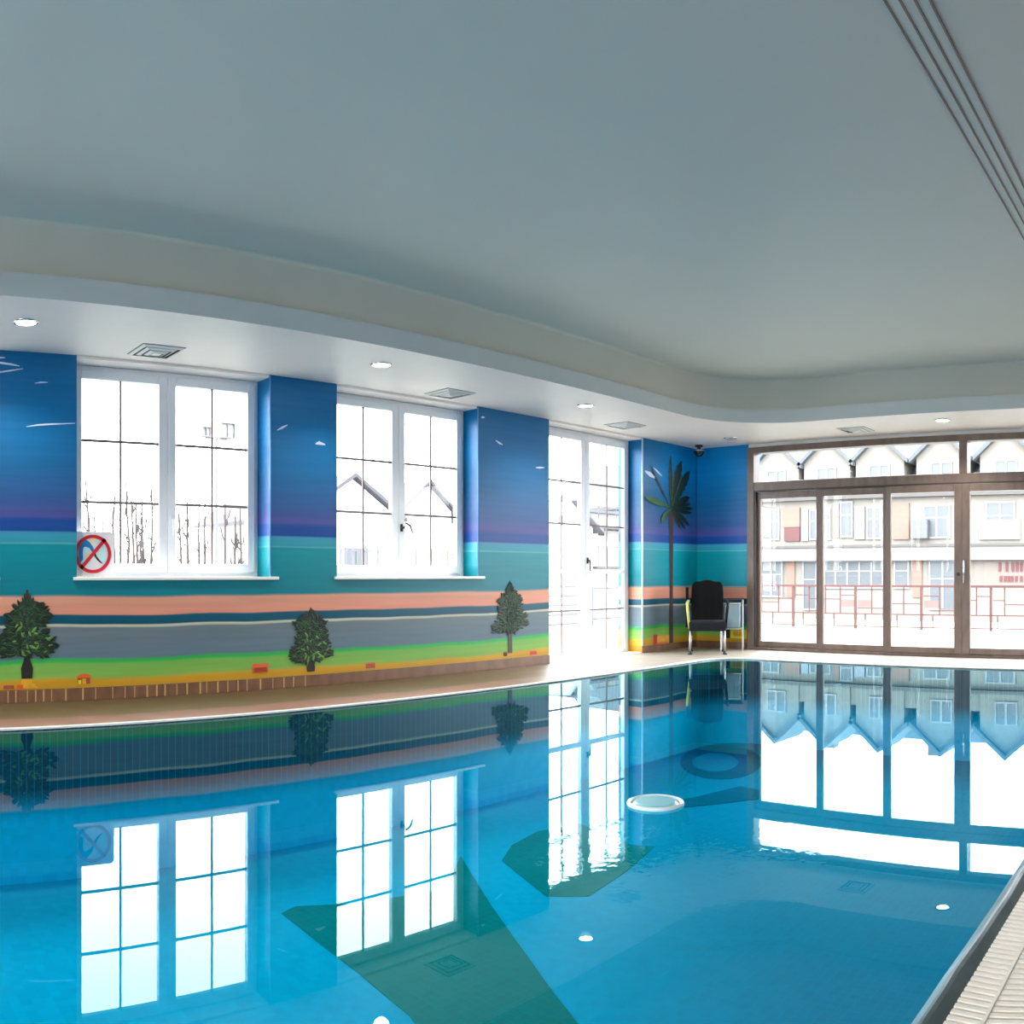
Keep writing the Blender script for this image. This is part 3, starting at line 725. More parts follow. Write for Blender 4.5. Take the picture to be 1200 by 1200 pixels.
# sandy mound under the left tree
# tall palm on the last pier
t = thing('painted_palm', 'tall thin painted palm tree on the blue mural right of the tall window', 'palm tree', (9.40, WY - .002, .07))
bm = bmesh.new(); add_prism(bm, [(-.045, 0), (.045, 0), (.04, .7), (.045, 1.4), (.06, 1.72), (-.06, 1.72), (-.04, 1.4), (-.03, .7)], .003, 'y', -.0035); obj('trunk', bm, 'trunkb', t)
def frond(bm, ang, length, width, bend, y):
    pts_l, pts_r, mid = [], [], []
    n_ = 14
    x, z = 0.0, 0.0; a = ang
    for k in range(n_ + 1):
        u = k / n_
        wv = width * (math.sin(PI * min(1, u * .9 + .08)) ** .7) * (.82 if k % 2 else 1.08) * (.25 + .75 * u)
        nx, nz = -math.sin(a), math.cos(a)
        pts_l.append((x + nx * wv, z + nz * wv)); pts_r.append((x - nx * wv, z - nz * wv)); mid.append((x, z))
        x += math.cos(a) * length / n_; z += math.sin(a) * length / n_; a += bend / n_
    vl = [bm.verts.new((p[0], y, p[1])) for p in pts_l]; vm_ = [bm.verts.new((p[0], y - .004, p[1])) for p in mid]; vr = [bm.verts.new((p[0], y, p[1])) for p in pts_r]
    for k in range(n_):
        bm.faces.new((vl[k], vl[k + 1], vm_[k + 1], vm_[k])); bm.faces.new((vm_[k], vm_[k + 1], vr[k + 1], vr[k]))
cz = 1.72
fr1 = [(94, .68, .04, -.12), (78, .66, .095, -.15), (60, .62, .10, -.1), (36, .38, .07, -.3), (20, .36, .04, -.2), (8, .40, .04, -.1), (-6, .37, .04, .1), (-22, .38, .045, -.3), (-38, .35, .035, -.2), (-56, .28, .035, .0), (128, .62, .022, -.12)]
dg_ = PI / 180
bm = bmesh.new()
for i, (a, l, w_, b_) in enumerate(fr1):
    bb = bmesh.new(); frond(bb, a * dg_, l, w_, b_, -.006 - .0006 * i)
    for v in bb.verts: v.co.z += cz; v.co.x *= 1.25
    obj('frond', bb, 'leafp' if a != 128 else 'trunkb', t)
bm.free()
for a, l, w_, b_ in ((160, .46, .065, .25), (205, .26, .06, .9), (70, .5, .02, -.1), (88, .52, .016, -.1)):
    bb = bmesh.new(); frond(bb, a * dg_, l, w_, b_, -.0125)
    for v in bb.verts: v.co.z += cz; v.co.x *= 1.25
    fo = obj('frond', bb, 'leafq', t); fo['label'] = 'lighter green frond'

# little painted beach things along the sand
def painted(name, label, cat, pc, parts, plane='wall'):
    t = thing(name, label, cat, pc, 0 if plane == 'wall' else -PI / 2)
    for nm, outline, mt, lay in parts:
        bm = bmesh.new(); add_prism(bm, outline, .002, 'y', -.003 - lay * .0022); obj(nm, bm, mt, t)
    return t
def rect(x0, z0, x1, z1): return [(x0, z0), (x1, z0), (x1, z1), (x0, z1)]
p = on_wall(98, 803)
painted('painted_hut', 'tiny domed orange hut painted on the mural sand below the sign', 'painted hut', (p.x, WY - .0005, .125),
        [('wall', rect(-.05, 0, .05, .05), 'terra', 0), ('roof', [(-.056, .046), (.056, .046), (.05, .066), (.02, .078), (-.02, .078), (-.05, .066)], 'orange', 1), ('doorway', rect(-.012, .0, .018, .04), 'sandp', 1), ('base', rect(-.045, 0, -.02, .03), 'yellow', 1)])
p = on_wall(305, 791)
sg = painted('painted_signboard', 'orange signboard with red lettering painted on the mural sand', 'painted sign', (p.x, WY - .0005, .142),
        [('board', rect(-.075, 0, .075, .078), 'orange', 0), ('panel', rect(-.058, .008, .06, .046), 'terra', 1)])
fc = bpy.data.curves.new('lettering', 'FONT'); fc.body = 'BAUI'; fc.size = .05; fc.extrude = .001; fc.align_x = 'CENTER'
fo = bpy.data.objects.new('lettering', fc); COL.objects.link(fo); fo.parent = sg; fo.location = (0, -.009, .012); fo.rotation_euler = (PI / 2, 0, 0); fo.data.materials.append(M['red'])
fo.scale = (1.0, .9, 1)
dgr = bpy.context.evaluated_depsgraph_get(); me = bpy.data.meshes.new_from_object(fo.evaluated_get(dgr)); fm = bpy.data.objects.new('lettering', me); COL.objects.link(fm); fm.parent = sg
fm.location = fo.location; fm.rotation_euler = fo.rotation_euler; fm.scale = fo.scale; bpy.data.objects.remove(fo); fm.name = 'lettering'
def crate(px, py, mt, label, w_=.05, h_=.045):
    p = on_wall(px, py)
    painted('painted_box', label, 'painted box', (p.x, WY - .0005, p.z), [('side', rect(-w_, 0, w_, h_), mt, 0), ('lid', [(-w_, h_), (w_, h_), (w_ * .85, h_ * 1.3), (-w_ * .85, h_ * 1.3)], 'orange', 0)])
crate(434, 783, 'terra', 'small terracotta box painted on the sand between two trees', .05, .04)
crate(592, 769, 'blackp', 'small dark box painted on the sand left of the pointed tree', .025, .04)
crate(625, 767, 'red', 'small red box painted on the sand right of the pointed tree', .05, .032)
p = on_wall(10, 806)
painted('painted_box', 'low ochre boxes painted on the sand at the far left', 'painted box', (p.x, WY - .0005, .105), [('side', rect(-.04, 0, .04, .028), 'terra', 0), ('lid', rect(.06, .0, .11, .03), 'orange', 0)])
painted('painted_mound', 'small ochre sand mound painted under the left tree', 'painted mound', (1.64, WY - .0002, .108), [('mound', [(-.07, 0), (.09, 0), (.06, .03), (.04, .035), (.035, .07), (-.04, .07), (-.045, .035), (-.06, .02)], 'sandp', -.5)])
painted('painted_hut', 'red and yellow beach hut strip painted low beside the palm trunk', 'painted hut', (9.25, WY - .0005, .088),
        [('wall', rect(-.16, 0, .14, .10), 'sandp', 0), ('end', rect(-.23, -.0, -.15, .12), 'red', 0), ('deck', rect(-.16, -.0, .08, .022), 'orange', 1)])
painted('painted_hut', 'yellow painted beach hut with dark doorway, low beside the brown doors', 'painted hut', (FX - .0005, 5.85, .13),
        [('wall', rect(-.12, 0, .12, .115), 'yellow', 0), ('doorway', rect(-.22, 0, -.13, .12), 'blackp', 0), ('panel', rect(-.08, .03, .08, .09), 'sandp', 1)], 'far')
# painted clouds and gulls
def streak(pts, w_, label, plane='wall'):
    bm = bmesh.new()
    P = [on_wall(x, y, WY - .002) for x, y in pts]
    for i in range(len(P) - 1):
        pass
    up = [bm.verts.new((q.x, q.y, q.z + w_ * (.35 if i in (0, len(P) - 1) else 1))) for i, q in enumerate(P)]
    dn = [bm.verts.new((q.x, q.y, q.z - w_ * (.35 if i in (0, len(P) - 1) else 1))) for i, q in enumerate(P)]
    for i in range(len(P) - 1): bm.faces.new((up[i], up[i + 1], dn[i + 1], dn[i]))
    r = bmesh.ops.extrude_face_region(bm, geom=bm.faces[:]); bmesh.ops.translate(bm, verts=[v for v in r['geom'] if isinstance(v, bmesh.types.BMVert)], vec=(0, .0018, 0))
    tag(obj('painted_cloud', bm, 'cloud'), label, 'painted cloud')
streak([(-12, 419), (0, 419), (6, 419)], .006, 'short white brush streak topmost at the left edge of the mural')
streak([(-14, 424), (0, 425), (14, 427), (23, 429)], .007, 'upper of the two long white curved streaks at the far left')
streak([(-14, 438), (0, 436), (14, 434), (27, 432)], .005, 'lower of the two long white curved streaks at the far left')
streak([(41, 449), (48, 448), (56, 448)], .006, 'short white dash on the blue mural left of the sign window')
streak([(31, 500), (44, 498), (60, 497), (88, 496)], .006, 'long white streak on the mural touching the sign window edge')
streak([(325, 504), (331, 501), (337, 498)], .010, 'white slanted gull stroke between the two sash windows')
streak([(370, 520), (374, 519), (381, 521)], .016, 'small white cloud puff between the two sash windows')
streak([(581, 516), (585, 519), (589, 521)], .012, 'white slanted gull stroke right of the middle window')
streak([(628, 548), (633, 548), (638, 548)], .010, 'short white dash at the edge of the tall window')
streak([(564, 489), (566, 489), (568, 489)], .012, 'tiny white dot high beside the middle window')
for k_, (pp, w_) in enumerate([([(756, 552), (762, 556), (768, 560)], .03), ([(766, 548), (771, 553), (776, 558)], .015)]):
    streak(pp, w_, ('hazy white blossom of cloud left of the palm crown', 'thin white cloud stroke touching the palm crown')[k_])

# ---------------------------------------------------------------- prohibition sign in the window corner
t = thing('prohibition_sign', 'square sign with red crossed-out circle standing on the window sill', 'sign', (2.20, WY + .11, .940))
bm = bmesh.new(); w2, h2, cr_ = .172, .352, .035
out = [(-w2, 0), (w2, 0)] + [(w2 - cr_ + cr_ * math.cos(a), h2 - cr_ + cr_ * math.sin(a)) for a in [PI / 2 * k / 6 for k in range(7)]] + [(-w2, h2)]
add_prism(bm, out, .006, 'y', 0); obj('board', bm, 'signwhite', t)
CC = (-.005, .178); RR = .150
def disc(name, pts, mt, lay): 
    bm = bmesh.new(); add_prism(bm, pts, .001, 'y', -.0012 - lay * .0012); return obj(name, bm, mt, t)
cl = lambda p: p
circ = [(CC[0] + (RR - .012) * math.cos(a), CC[1] + (RR - .012) * math.sin(a)) for a in [2 * PI * k / 40 for k in range(40)]]
disc('field', circ, 'signaqua', 0)
disc('sand_patch', [(CC[0] + p[0] * RR, CC[1] + p[1] * RR) for p in ((-.45, -.15), (-.1, .2), (-.35, .55), (-.1, .85), (.25, .78), (.0, .4), (.1, .1), (-.3, -.35))], 'signsand', 1)
disc('lower_patch', [(CC[0] + p[0] * RR, CC[1] + p[1] * RR) for p in ((-.5, -.65), (.1, -.05), (.55, -.5), (.35, -.8), (0, -.9), (-.35, -.8))], 'signwhite', 1)
# blue hooked figure
disc('blue_figure', [(CC[0] + p[0] * RR, CC[1] + p[1] * RR) for p in ((-.80, -.38), (-.78, .25), (-.70, .50), (-.55, .68), (-.38, .74), (-.18, .62), (0, .38), (.10, .12), (-.02, .08), (-.18, .30), (-.38, .38), (-.50, .34), (-.54, .15), (-.53, -.30), (-.68, -.45))], 'signblue', 2)
disc('dark_tail', [(CC[0] + p[0] * RR, CC[1] + p[1] * RR) for p in ((.02, .06), (.12, .10), (.22, -.12), (.38, -.32), (.56, -.50), (.40, -.46), (.22, -.30), (.08, -.12))], 'signdark', 2)
bm = bmesh.new()
n_ = 48
for a_i in range(n_):
    a0, a1 = 2 * PI * a_i / n_, 2 * PI * (a_i + 1) / n_
    q = []
    for rr_, aa in ((RR, a0), (RR, a1), (RR - .026, a1), (RR - .026, a0)): q.append(bm.verts.new((CC[0] + rr_ * math.cos(aa), -.006, CC[1] + rr_ * math.sin(aa))))
    bm.faces.new(q)
bmesh.ops.remove_doubles(bm, verts=bm.verts, dist=1e-5)
r = bmesh.ops.extrude_face_region(bm, geom=bm.faces[:]); bmesh.ops.translate(bm, verts=[v for v in r['geom'] if isinstance(v, bmesh.types.BMVert)], vec=(0, .003, 0))
obj('red_ring', bm, 'signred', t)
disc('red_bar', [(CC[0] + .09, CC[1] + .125), (CC[0] + .112, CC[1] + .108), (CC[0] - .088, CC[1] - .122), (CC[0] - .110, CC[1] - .105)], 'signred', 4)

# ---------------------------------------------------------------- soffit fittings
def downlight(x, y, label, lit=True, r_=.085):
    t = thing('downlight', label, 'downlight', (x, y, SOF), group='recessed downlights in the lowered border')
    bm = bmesh.new(); add_lathe(bm, [(r_, 0), (r_, -.008), (r_ * .86, -.012), (r_ * .80, -.004), (r_ * .80, 0)], 32); obj('trim_ring', bm, 'chrome', t, smooth=True)
    bm = bmesh.new(); add_lathe(bm, [(r_ * .80, -.003), (r_ * .78, -.0085), (0, -.0095)], 32); obj('diffuser', bm, 'lamp' if lit else 'vent', t)
    return t
downlight(1.44, 5.73, 'bright recessed downlight at the far left of the soffit')
downlight(4.26, 5.69, 'slim recessed downlight above the gap between the sash windows')
downlight(6.756, 5.69, 'bright recessed downlight above the tall window')
downlight(9.39, 5.61, 'dark unlit downlight at the corner of the soffit', False)
downlight(9.23, 2.87, 'bright recessed downlight in front of the brown doors')
def vent(x, y, label, rz=0):
    t = thing('ceiling_vent', label, 'air vent', (x, y, SOF), rz, group='square air vents in the lowered border')
    bm = bmesh.new(); add_box(bm, (-.17, -.17, -.002), (.17, .17, .0)); obj('back_plate', bm, 'ventdark', t)
    for k, (s, z) in enumerate(((.165, -.006), (.118, -.014), (.072, -.022))):
        bm = bmesh.new(); wd = .024
        # sloping square ring louvre
        o4 = [(-s, -s), (s, -s), (s, s), (-s, s)]; i4 = [(a * (s - wd) / s, b_ * (s - wd) / s) for a, b_ in o4]
        A = [bm.verts.new((a, b_, z)) for a, b_ in o4]; B = [bm.verts.new((a, b_, z - .010)) for a, b_ in i4]
        C_ = [bm.verts.new((a, b_, z + .003)) for a, b_ in o4]; D_ = [bm.verts.new((a, b_, z - .007)) for a, b_ in i4]
        for i in range(4):
            j = (i + 1) % 4
            bm.faces.new((A[i], A[j], B[j], B[i])); bm.faces.new((C_[i], C_[j], D_[j], D_[i])); bm.faces.new((A[i], A[j], C_[j], C_[i])); bm.faces.new((B[i], B[j], D_[j], D_[i]))
        obj('louvre', bm, 'vent', t)
    bm = bmesh.new(); add_box(bm, (-.035, -.035, -.030), (.035, .035, -.024)); obj('centre_plate', bm, 'vent', t)
    return t
vent(2.547, 6.17, 'square grey air vent above the sign window')
vent(5.43, 6.20, 'square grey air vent above the middle window')
vent(7.924, 6.10, 'square grey air vent above the tall window')
vent(9.50, 4.0, 'square air vent above the brown glass doors')
# security camera
t = thing('security_camera', 'small dark dome security camera hanging in the mural corner', 'camera', (9.72, 6.28, SOF))
bm = bmesh.new(); add_lathe(bm, [(0, 0), (.05, 0), (.05, -.02), (.022, -.03), (.022, -.06), (0, -.06)], 24); obj('mount', bm, 'dark', t, smooth=False)
bm = bmesh.new(); add_lathe(bm, [(0, -.055), (.055, -.06), (.068, -.085), (.055, -.125), (.03, -.145), (0, -.15)], 24); obj('dome', bm, pmat('smoked_dome', (20, 30, 34), .08), t, smooth=True)
bm = bmesh.new(); add_lathe(bm, [(.06, -.062), (.074, -.066), (.074, -.078), (.066, -.080)], 24); obj('ring', bm, 'chrome', t, smooth=True)

# ---------------------------------------------------------------- chair and side table in the corner
CXC, CYC = 10.93 * math.sin(az(829)), 10.93 * math.cos(az(829))
rz = -az(830)                 # faces the room
t = thing('armchair', 'black high-backed armchair on metal legs in the mural corner', 'armchair', (CXC, CYC, 0), rz)
# local frame: x to the right of the chair, y to its back (away from the camera)
bm = bmesh.new(); add_box(bm, (-.225, -.25, .28), (.225, .24, .40)); obj('seat', bm, 'charcoal', t, bevel=.025)
bm = bmesh.new()
n_ = 10; rowsF = []
for i in range(n_ + 1):
    u = i / n_; z = .38 + .49 * u; y = .17 + .10 * u; hwid = .20 - .012 * (2 * u - 1) ** 2 - (.03 if i == n_ else 0)
    rowsF.append([(x * hwid, y - .045 + .02 * abs(x) - (.015 * math.sin(PI * u)), z + (.02 if abs(x) < .6 and i == n_ else 0)) for x in (-1, -.6, -.2, .2, .6, 1)])
F_ = [[bm.verts.new(q) for q in r_] for r_ in rowsF]; B_ = [[bm.verts.new((q[0], q[1] + .075, q[2])) for q in r_] for r_ in rowsF]
for i in range(n_):
    for k in range(5):
        bm.faces.new((F_[i][k], F_[i][k + 1], F_[i + 1][k + 1], F_[i + 1][k])); bm.faces.new((B_[i][k], B_[i + 1][k], B_[i + 1][k + 1], B_[i][k + 1]))
    bm.faces.new((F_[i][0], F_[i + 1][0], B_[i + 1][0], B_[i][0])); bm.faces.new((F_[i][5], B_[i][5], B_[i + 1][5], F_[i + 1][5]))
for k in range(5): bm.faces.new((F_[0][k], B_[0][k], B_[0][k + 1], F_[0][k + 1])); bm.faces.new((F_[n_][k], F_[n_][k + 1], B_[n_][k + 1], B_[n_][k]))
obj('backrest', bm, 'black', t, bevel=.012)
for sx in (-1, 1):
    bm = bmesh.new(); add_tube(bm, [(sx * .215, -.22, .31), (sx * .24, -.23, .57), (sx * .245, -.10, .61), (sx * .235, .16, .63)], [.016, .018, .020, .018], 10)
    obj('armrest', bm, 'armwood' if sx < 0 else 'black', t, smooth=True)
    for sy in (-1, 1):
        bm = bmesh.new(); add_tube(bm, [(sx * .20, sy * .20, .29), (sx * .21, sy * .215, .035)], [.016, .014], 10)
        lg = obj('leg', bm, 'metal', t, smooth=True)
        bm = bmesh.new(); add_lathe(bm, [(0, 0), (.030, 0), (.032, .012), (.02, .03), (.013, .042), (0, .042)], 16, (sx * .21, sy * .215, 0)); obj('foot', bm, 'dark', lg)
bm = bmesh.new()
add_box(bm, (-.27, .14, .30), (-.235, .28, .80)); obj('side_wing', bm, 'black', t, bevel=.01)

tx, ty = 11.36 * math.sin(az(858)), 11.36 * math.cos(az(858))
t = thing('side_table', 'small dark topped metal side table next to the black armchair', 'side table', (tx, ty, 0), rz - .06)
bm = bmesh.new(); add_box(bm, (-.15, -.14, .640), (.15, .14, .655)); obj('table_top', bm, 'dark', t, bevel=.003)
bm = bmesh.new(); add_box(bm, (-.135, -.125, .27), (.135, .125, .282)); obj('shelf', bm, 'metal', t)
for sx in (-1, 1):
    for sy in (-1, 1):
        bm = bmesh.new(); add_box(bm, (sx * .137 - .008, sy * .127 - .008, 0), (sx * .137 + .008, sy * .127 + .008, .64)); obj('leg', bm, 'metal', t)
t = thing('storage_box', 'pale translucent plastic box on the shelf of the side table', 'storage box', (tx, ty, .2825), rz - .06)
bm = bmesh.new(); add_box(bm, (-.105, -.11, 0), (.105, .11, .30)); obj('tub', bm, 'acrylic', t, bevel=.012)
bm = bmesh.new(); add_box(bm, (-.112, -.117, .30), (.112, .117, .32)); obj('lid', bm, 'signwhite', t, bevel=.004)

# ---------------------------------------------------------------- outside: ground, terrace, railing
bm = bmesh.new(); add_box(bm, (-120, -90, -2.4), (150, 160, -2.0)); 
tag(obj('ground', bm, 'yard'), 'bright washed out ground around the building', 'ground', kind='structure')
bm = bmesh.new(); add_box(bm, (FX + .3, -14, -2.0), (20.5, 32, -.17)); add_box(bm, (-10, WY + WT + .01, -2.0), (FX + .29, 22, -.17))
tag(obj('terrace', bm, 'terrace'), 'pale paved terrace outside the windows and doors', 'terrace', kind='structure')

RX = 17.2
def rail_bay(y0, y1, i):
    """one bay of the geometric railing, local origin at its post foot"""
    rnd = random.Random(40 + i)
    t = thing('terrace_railing', '', 'railing', (RX, y0, -.17), group='bays of the red brown terrace railing')
    L_ = y1 - y0; H_ = .91; g = .011
    bm = bmesh.new(); add_box(bm, (-.03, -.02, 0), (.03, .02, H_)); obj('post', bm, 'rail', t)
    bm = bmesh.new(); add_box(bm, (-.035, .021, H_ - .045), (.035, L_ - .021, H_)); obj('handrail', bm, 'rail', t)
    bm = bmesh.new()
    add_box(bm, (-g, .02, .04), (g, L_ - .021, .062)); add_box(bm, (-g, .02, .30), (g, L_ - .021, .322))
    cut = [0, .2 + .1 * rnd.random(), .45 + .1 * rnd.random(), .72 + .1 * rnd.random(), 1]
    cut[4] = (L_ - .034) / L_
    for k in range(1, 4): add_box(bm, (-g, cut[k] * L_ - g, .322), (g, cut[k] * L_ + g, H_ - .045))
    for k in range(4):
        h = rnd.choice((.42, .52, .60, .68))
        add_box(bm, (-g * .9, cut[k] * L_ + g, h), (g * .9, cut[k + 1] * L_ - g - .001, h + .02))
        if k % 2: add_box(bm, (-g, (cut[k] + .1) * L_ - g, .062), (g, (cut[k] + .1) * L_ + g, .30))
    obj('baluster_grid', bm, 'rail', t)
    k = rnd.randrange(0, 4)
    bm = bmesh.new(); add_box(bm, (-.004, cut[k] * L_ + .02, .45), (.004, cut[k + 1] * L_ - .02, .60)); obj('infill_panel', bm, 'railpink', t)
    return t
bays = []
y = 10.15; i = 0
while y > -3:
    b_ = rail_bay(y - 1.45, y, i); bays.append(b_); y -= 1.45; i += 1
names = ['first bay of the red brown terrace railing, behind the leftmost door leaf', 'second bay of the terrace railing from the mural wall', 'third bay of the terrace railing from the mural wall', 'fourth bay of the terrace railing from the mural wall',
         'fifth bay of the terrace railing from the mural wall', 'sixth bay of the terrace railing from the mural wall', 'seventh bay of the terrace railing from the mural wall', 'eighth bay of the terrace railing from the mural wall',
         'ninth bay of the terrace railing from the mural wall', 'tenth bay of the terrace railing from the mural wall', 'eleventh bay of the terrace railing from the mural wall']
for b_, nm in zip(bays, names): b_['label'] = nm

# ---------------------------------------------------------------- outside: gabled apartment row across the street
BX = 46.0
def fp(px, py):     # point on the facade plane
    p = on_far(px, py, BX); return p.y, p.z
t = thing('apartment_building', 'long pale apartment row with gabled dormers seen through the brown glass doors', 'building', (BX, 0, -2))
Z = 2.0   # local z offset
bm = bmesh.new()
add_box(bm, (0, -26, 0), (9, 42, 6.3 + Z)); obj('wall', bm, 'facade', t)
# storey bands and ledges
bm = bmesh.new(); add_box(bm, (-.5, -26, 1.72 + Z), (0, 42, 2.45 + Z)); obj('balcony_band', bm, 'band', t)
bm = bmesh.new(); add_box(bm, (-.62, -26, 2.45 + Z), (0, 42, 2.58 + Z)); obj('balcony_ledge', bm, 'ledge', t)
bm = bmesh.new(); add_box(bm, (-.35, -26, 5.15 + Z), (0, 42, 5.34 + Z)); obj('cornice', bm, 'ledge', t)
def ext_rect(nm, x0, y0, x1, y1, mat, out=.06, bars=0, frame=True, glass='extpane'):
    ya, za = fp(x0, y0); yb, zb = fp(x1, y1)
    ya, yb = max(ya, yb), min(ya, yb); za, zb = max(za, zb), min(za, zb)
    if frame:
        bm = bmesh.new(); w_ = .09
        add_box(bm, (-out - .04, yb, zb + Z), (-out, yb + w_, za + Z)); add_box(bm, (-out - .04, ya - w_, zb + Z), (-out, ya, za + Z))
        add_box(bm, (-out - .04, yb + w_, za - w_ + Z), (-out, ya - w_, za + Z)); add_box(bm, (-out - .04, yb + w_, zb + Z), (-out, ya - w_, zb + w_ + Z))
        for k in range(1, bars + 1):
            ym = yb + (ya - yb) * k / (bars + 1); add_box(bm, (-out - .04, ym - .05, zb + w_ + Z), (-out, ym + .05, za - w_ + Z))
        zm = zb + (za - zb) * .62; 
        add_box(bm, (-out - .035, yb + w_, zm - .03 + Z), (-out - .002, ya - w_, zm + .03 + Z))
        o = obj('window', bm, 'extframe', t)
        bm = bmesh.new(); add_box(bm, (-out - .006, yb + .05, zb + .05 + Z), (.01, ya - .05, za - .05 + Z)); obj('pane', bm, glass, o)
    else:
        bm = bmesh.new(); add_box(bm, (-out, yb, zb + Z), (.01, ya, za + Z)); o = obj(nm, bm, mat, t)
    return o
# upper storey
for r_ in [(894, 597, 914, 633, 1), (949, 597, 958, 633, 0), (1082, 592, 1114, 631, 1), (1155, 588, 1190, 632, 1), (985, 588, 1000, 630, 0), (962, 596, 974, 633, 0), (1016, 594, 1033, 632, 1)]:
    ext_rect('window', *r_[:4], None, bars=r_[4])
for r_ in [(919, 596, 938, 618, 'peach'), (920, 618, 938, 634, 'rail'), (940, 597, 948, 634, 'shutter'), (1002, 594, 1014, 632, 'shutter'), (1047, 590, 1066, 632, 'peach'), (1071, 610, 1090, 631, 'extpane'), (1148, 610, 1196, 632, 'shutter'), (978, 590, 984, 630, 'peach')]:
    ext_rect('shutter', *r_[:4], r_[4], out=.12 if r_[4] != 'extpane' else .5, frame=False)
# ground floor
for r_ in [(891, 657, 918, 700, 1), (941, 657, 958, 715, 0), (1048, 656, 1066, 690, 0), (1089, 656, 1121, 715, 1), (966, 657, 1036, 690, 4)]:
    ext_rect('window', *r_[:4], None, bars=r_[4])
for r_ in [(923, 657, 932, 700, 'peach'), (1070, 656, 1081, 700, 'peach'), (1142, 656, 1215, 686, 'signpale')]:
    ext_rect('shutter' if r_[4] == 'peach' else 'sign_board', *r_[:4], r_[4], out=.10, frame=False)
# illegible red strokes of the shop sign
bm = bmesh.new()
for x0 in (1171, 1179, 1186, 1191, 1196):
    ya, za = fp(x0, 659); yb, zb = fp(x0 + 3, 670); add_box(bm, (-.14, min(ya, yb), zb + Z), (-.10, max(ya, yb), za + Z))
for x0 in (1172, 1177, 1181, 1185, 1190, 1196):
    ya, za = fp(x0, 675); yb, zb = fp(x0 + 3, 682); add_box(bm, (-.14, min(ya, yb), zb + Z), (-.10, max(ya, yb), za + Z))
obj('sign_lettering', bm, 'signletter', t)
# the row continues past both sides of the view
for k, y in enumerate([29.5, 33, 36.5, 6.5, 3, -1, -5, -9, -13, -17]):
    for z0, z1 in ((2.75, 4.6), (-.7, 1.5)):
        bm = bmesh.new(); w_ = .09
        add_box(bm, (-.1, y - .8, z0 + Z), (-.06, y - .7, z1 + Z)); add_box(bm, (-.1, y + .7, z0 + Z), (-.06, y + .8, z1 + Z)); add_box(bm, (-.1, y - .7, z1 - w_ + Z), (-.06, y + .7, z1 + Z)); add_box(bm, (-.1, y - .7, z0 + Z), (-.06, y + .7, z0 + w_ + Z))
        add_box(bm, (-.1, y - .05, z0 + w_ + Z), (-.06, y + .05, z1 - w_ + Z)); o = obj('window', bm, 'extframe', t)
        bm = bmesh.new(); add_box(bm, (-.066, y - .75, z0 + .05 + Z), (.01, y + .75, z1 - .05 + Z)); obj('pane', bm, 'extpane', o)
# gables
gy = [31.2, 27.7, 24.3, 21.1, 17.9, 14.35, 10.78, 7.3, 3.8, .3, -3.2, -6.7, -10.2]
for g in gy:
    hw_ = 1.42
    bm = bmesh.new(); add_prism(bm, [(g - hw_, 5.34 + Z), (g + hw_, 5.34 + Z), (g + hw_, 7.25 + Z), (g, 8.55 + Z), (g - hw_, 7.25 + Z)], 3.0, 'x', -.1); gw = obj('dormer', bm, 'facade', t)
    bm = bmesh.new()
    for s in (-1, 1):
        q = [(g + s * (hw_ + .3), 6.98 + Z), (g, 8.55 + Z), (g, 8.80 + Z), (g + s * (hw_ + .3), 7.23 + Z)]
        add_prism(bm, q, 3.4, 'x', -.45)
    obj('gable_roof', bm, 'roof', gw)
    bm = bmesh.new(); y0, y1, z0, z1 = g - .62, g + .62, 5.75 + Z, 7.0 + Z
    add_box(bm, (-.18, y0, z0), (-.12, y0 + .09, z1)); add_box(bm, (-.18, y1 - .09, z0), (-.12, y1, z1)); add_box(bm, (-.18, y0 + .09, z1 - .09), (-.12, y1 - .09, z1)); add_box(bm, (-.18, y0 + .09, z0), (-.12, y1 - .09, z0 + .09)); add_box(bm, (-.18, g - .06, z0 + .09), (-.12, g + .06, z1 - .09))
    o = obj('window', bm, 'extframe', t)
    bm = bmesh.new(); add_box(bm, (-.14, y0 + .05, z0 + .05), (-.09, y1 - .05, z1 - .05)); obj('pane', bm, 'extpane', o)
bm = bmesh.new(); add_prism(bm, [(.4, 5.6 + Z), (9.4, 5.6 + Z), (6.0, 9.0 + Z), (3.2, 8.6 + Z)], 68, 'y', -26); obj('main_roof', bm, 'roof', t)
for y in (22.7, 16.0, 9.2, 2.0):
    bm = bmesh.new(); add_box(bm, (3.6, y - .35, 8.3 + Z), (4.4, y + .35, 9.6 + Z)); obj('chimney', bm, 'peach', t)

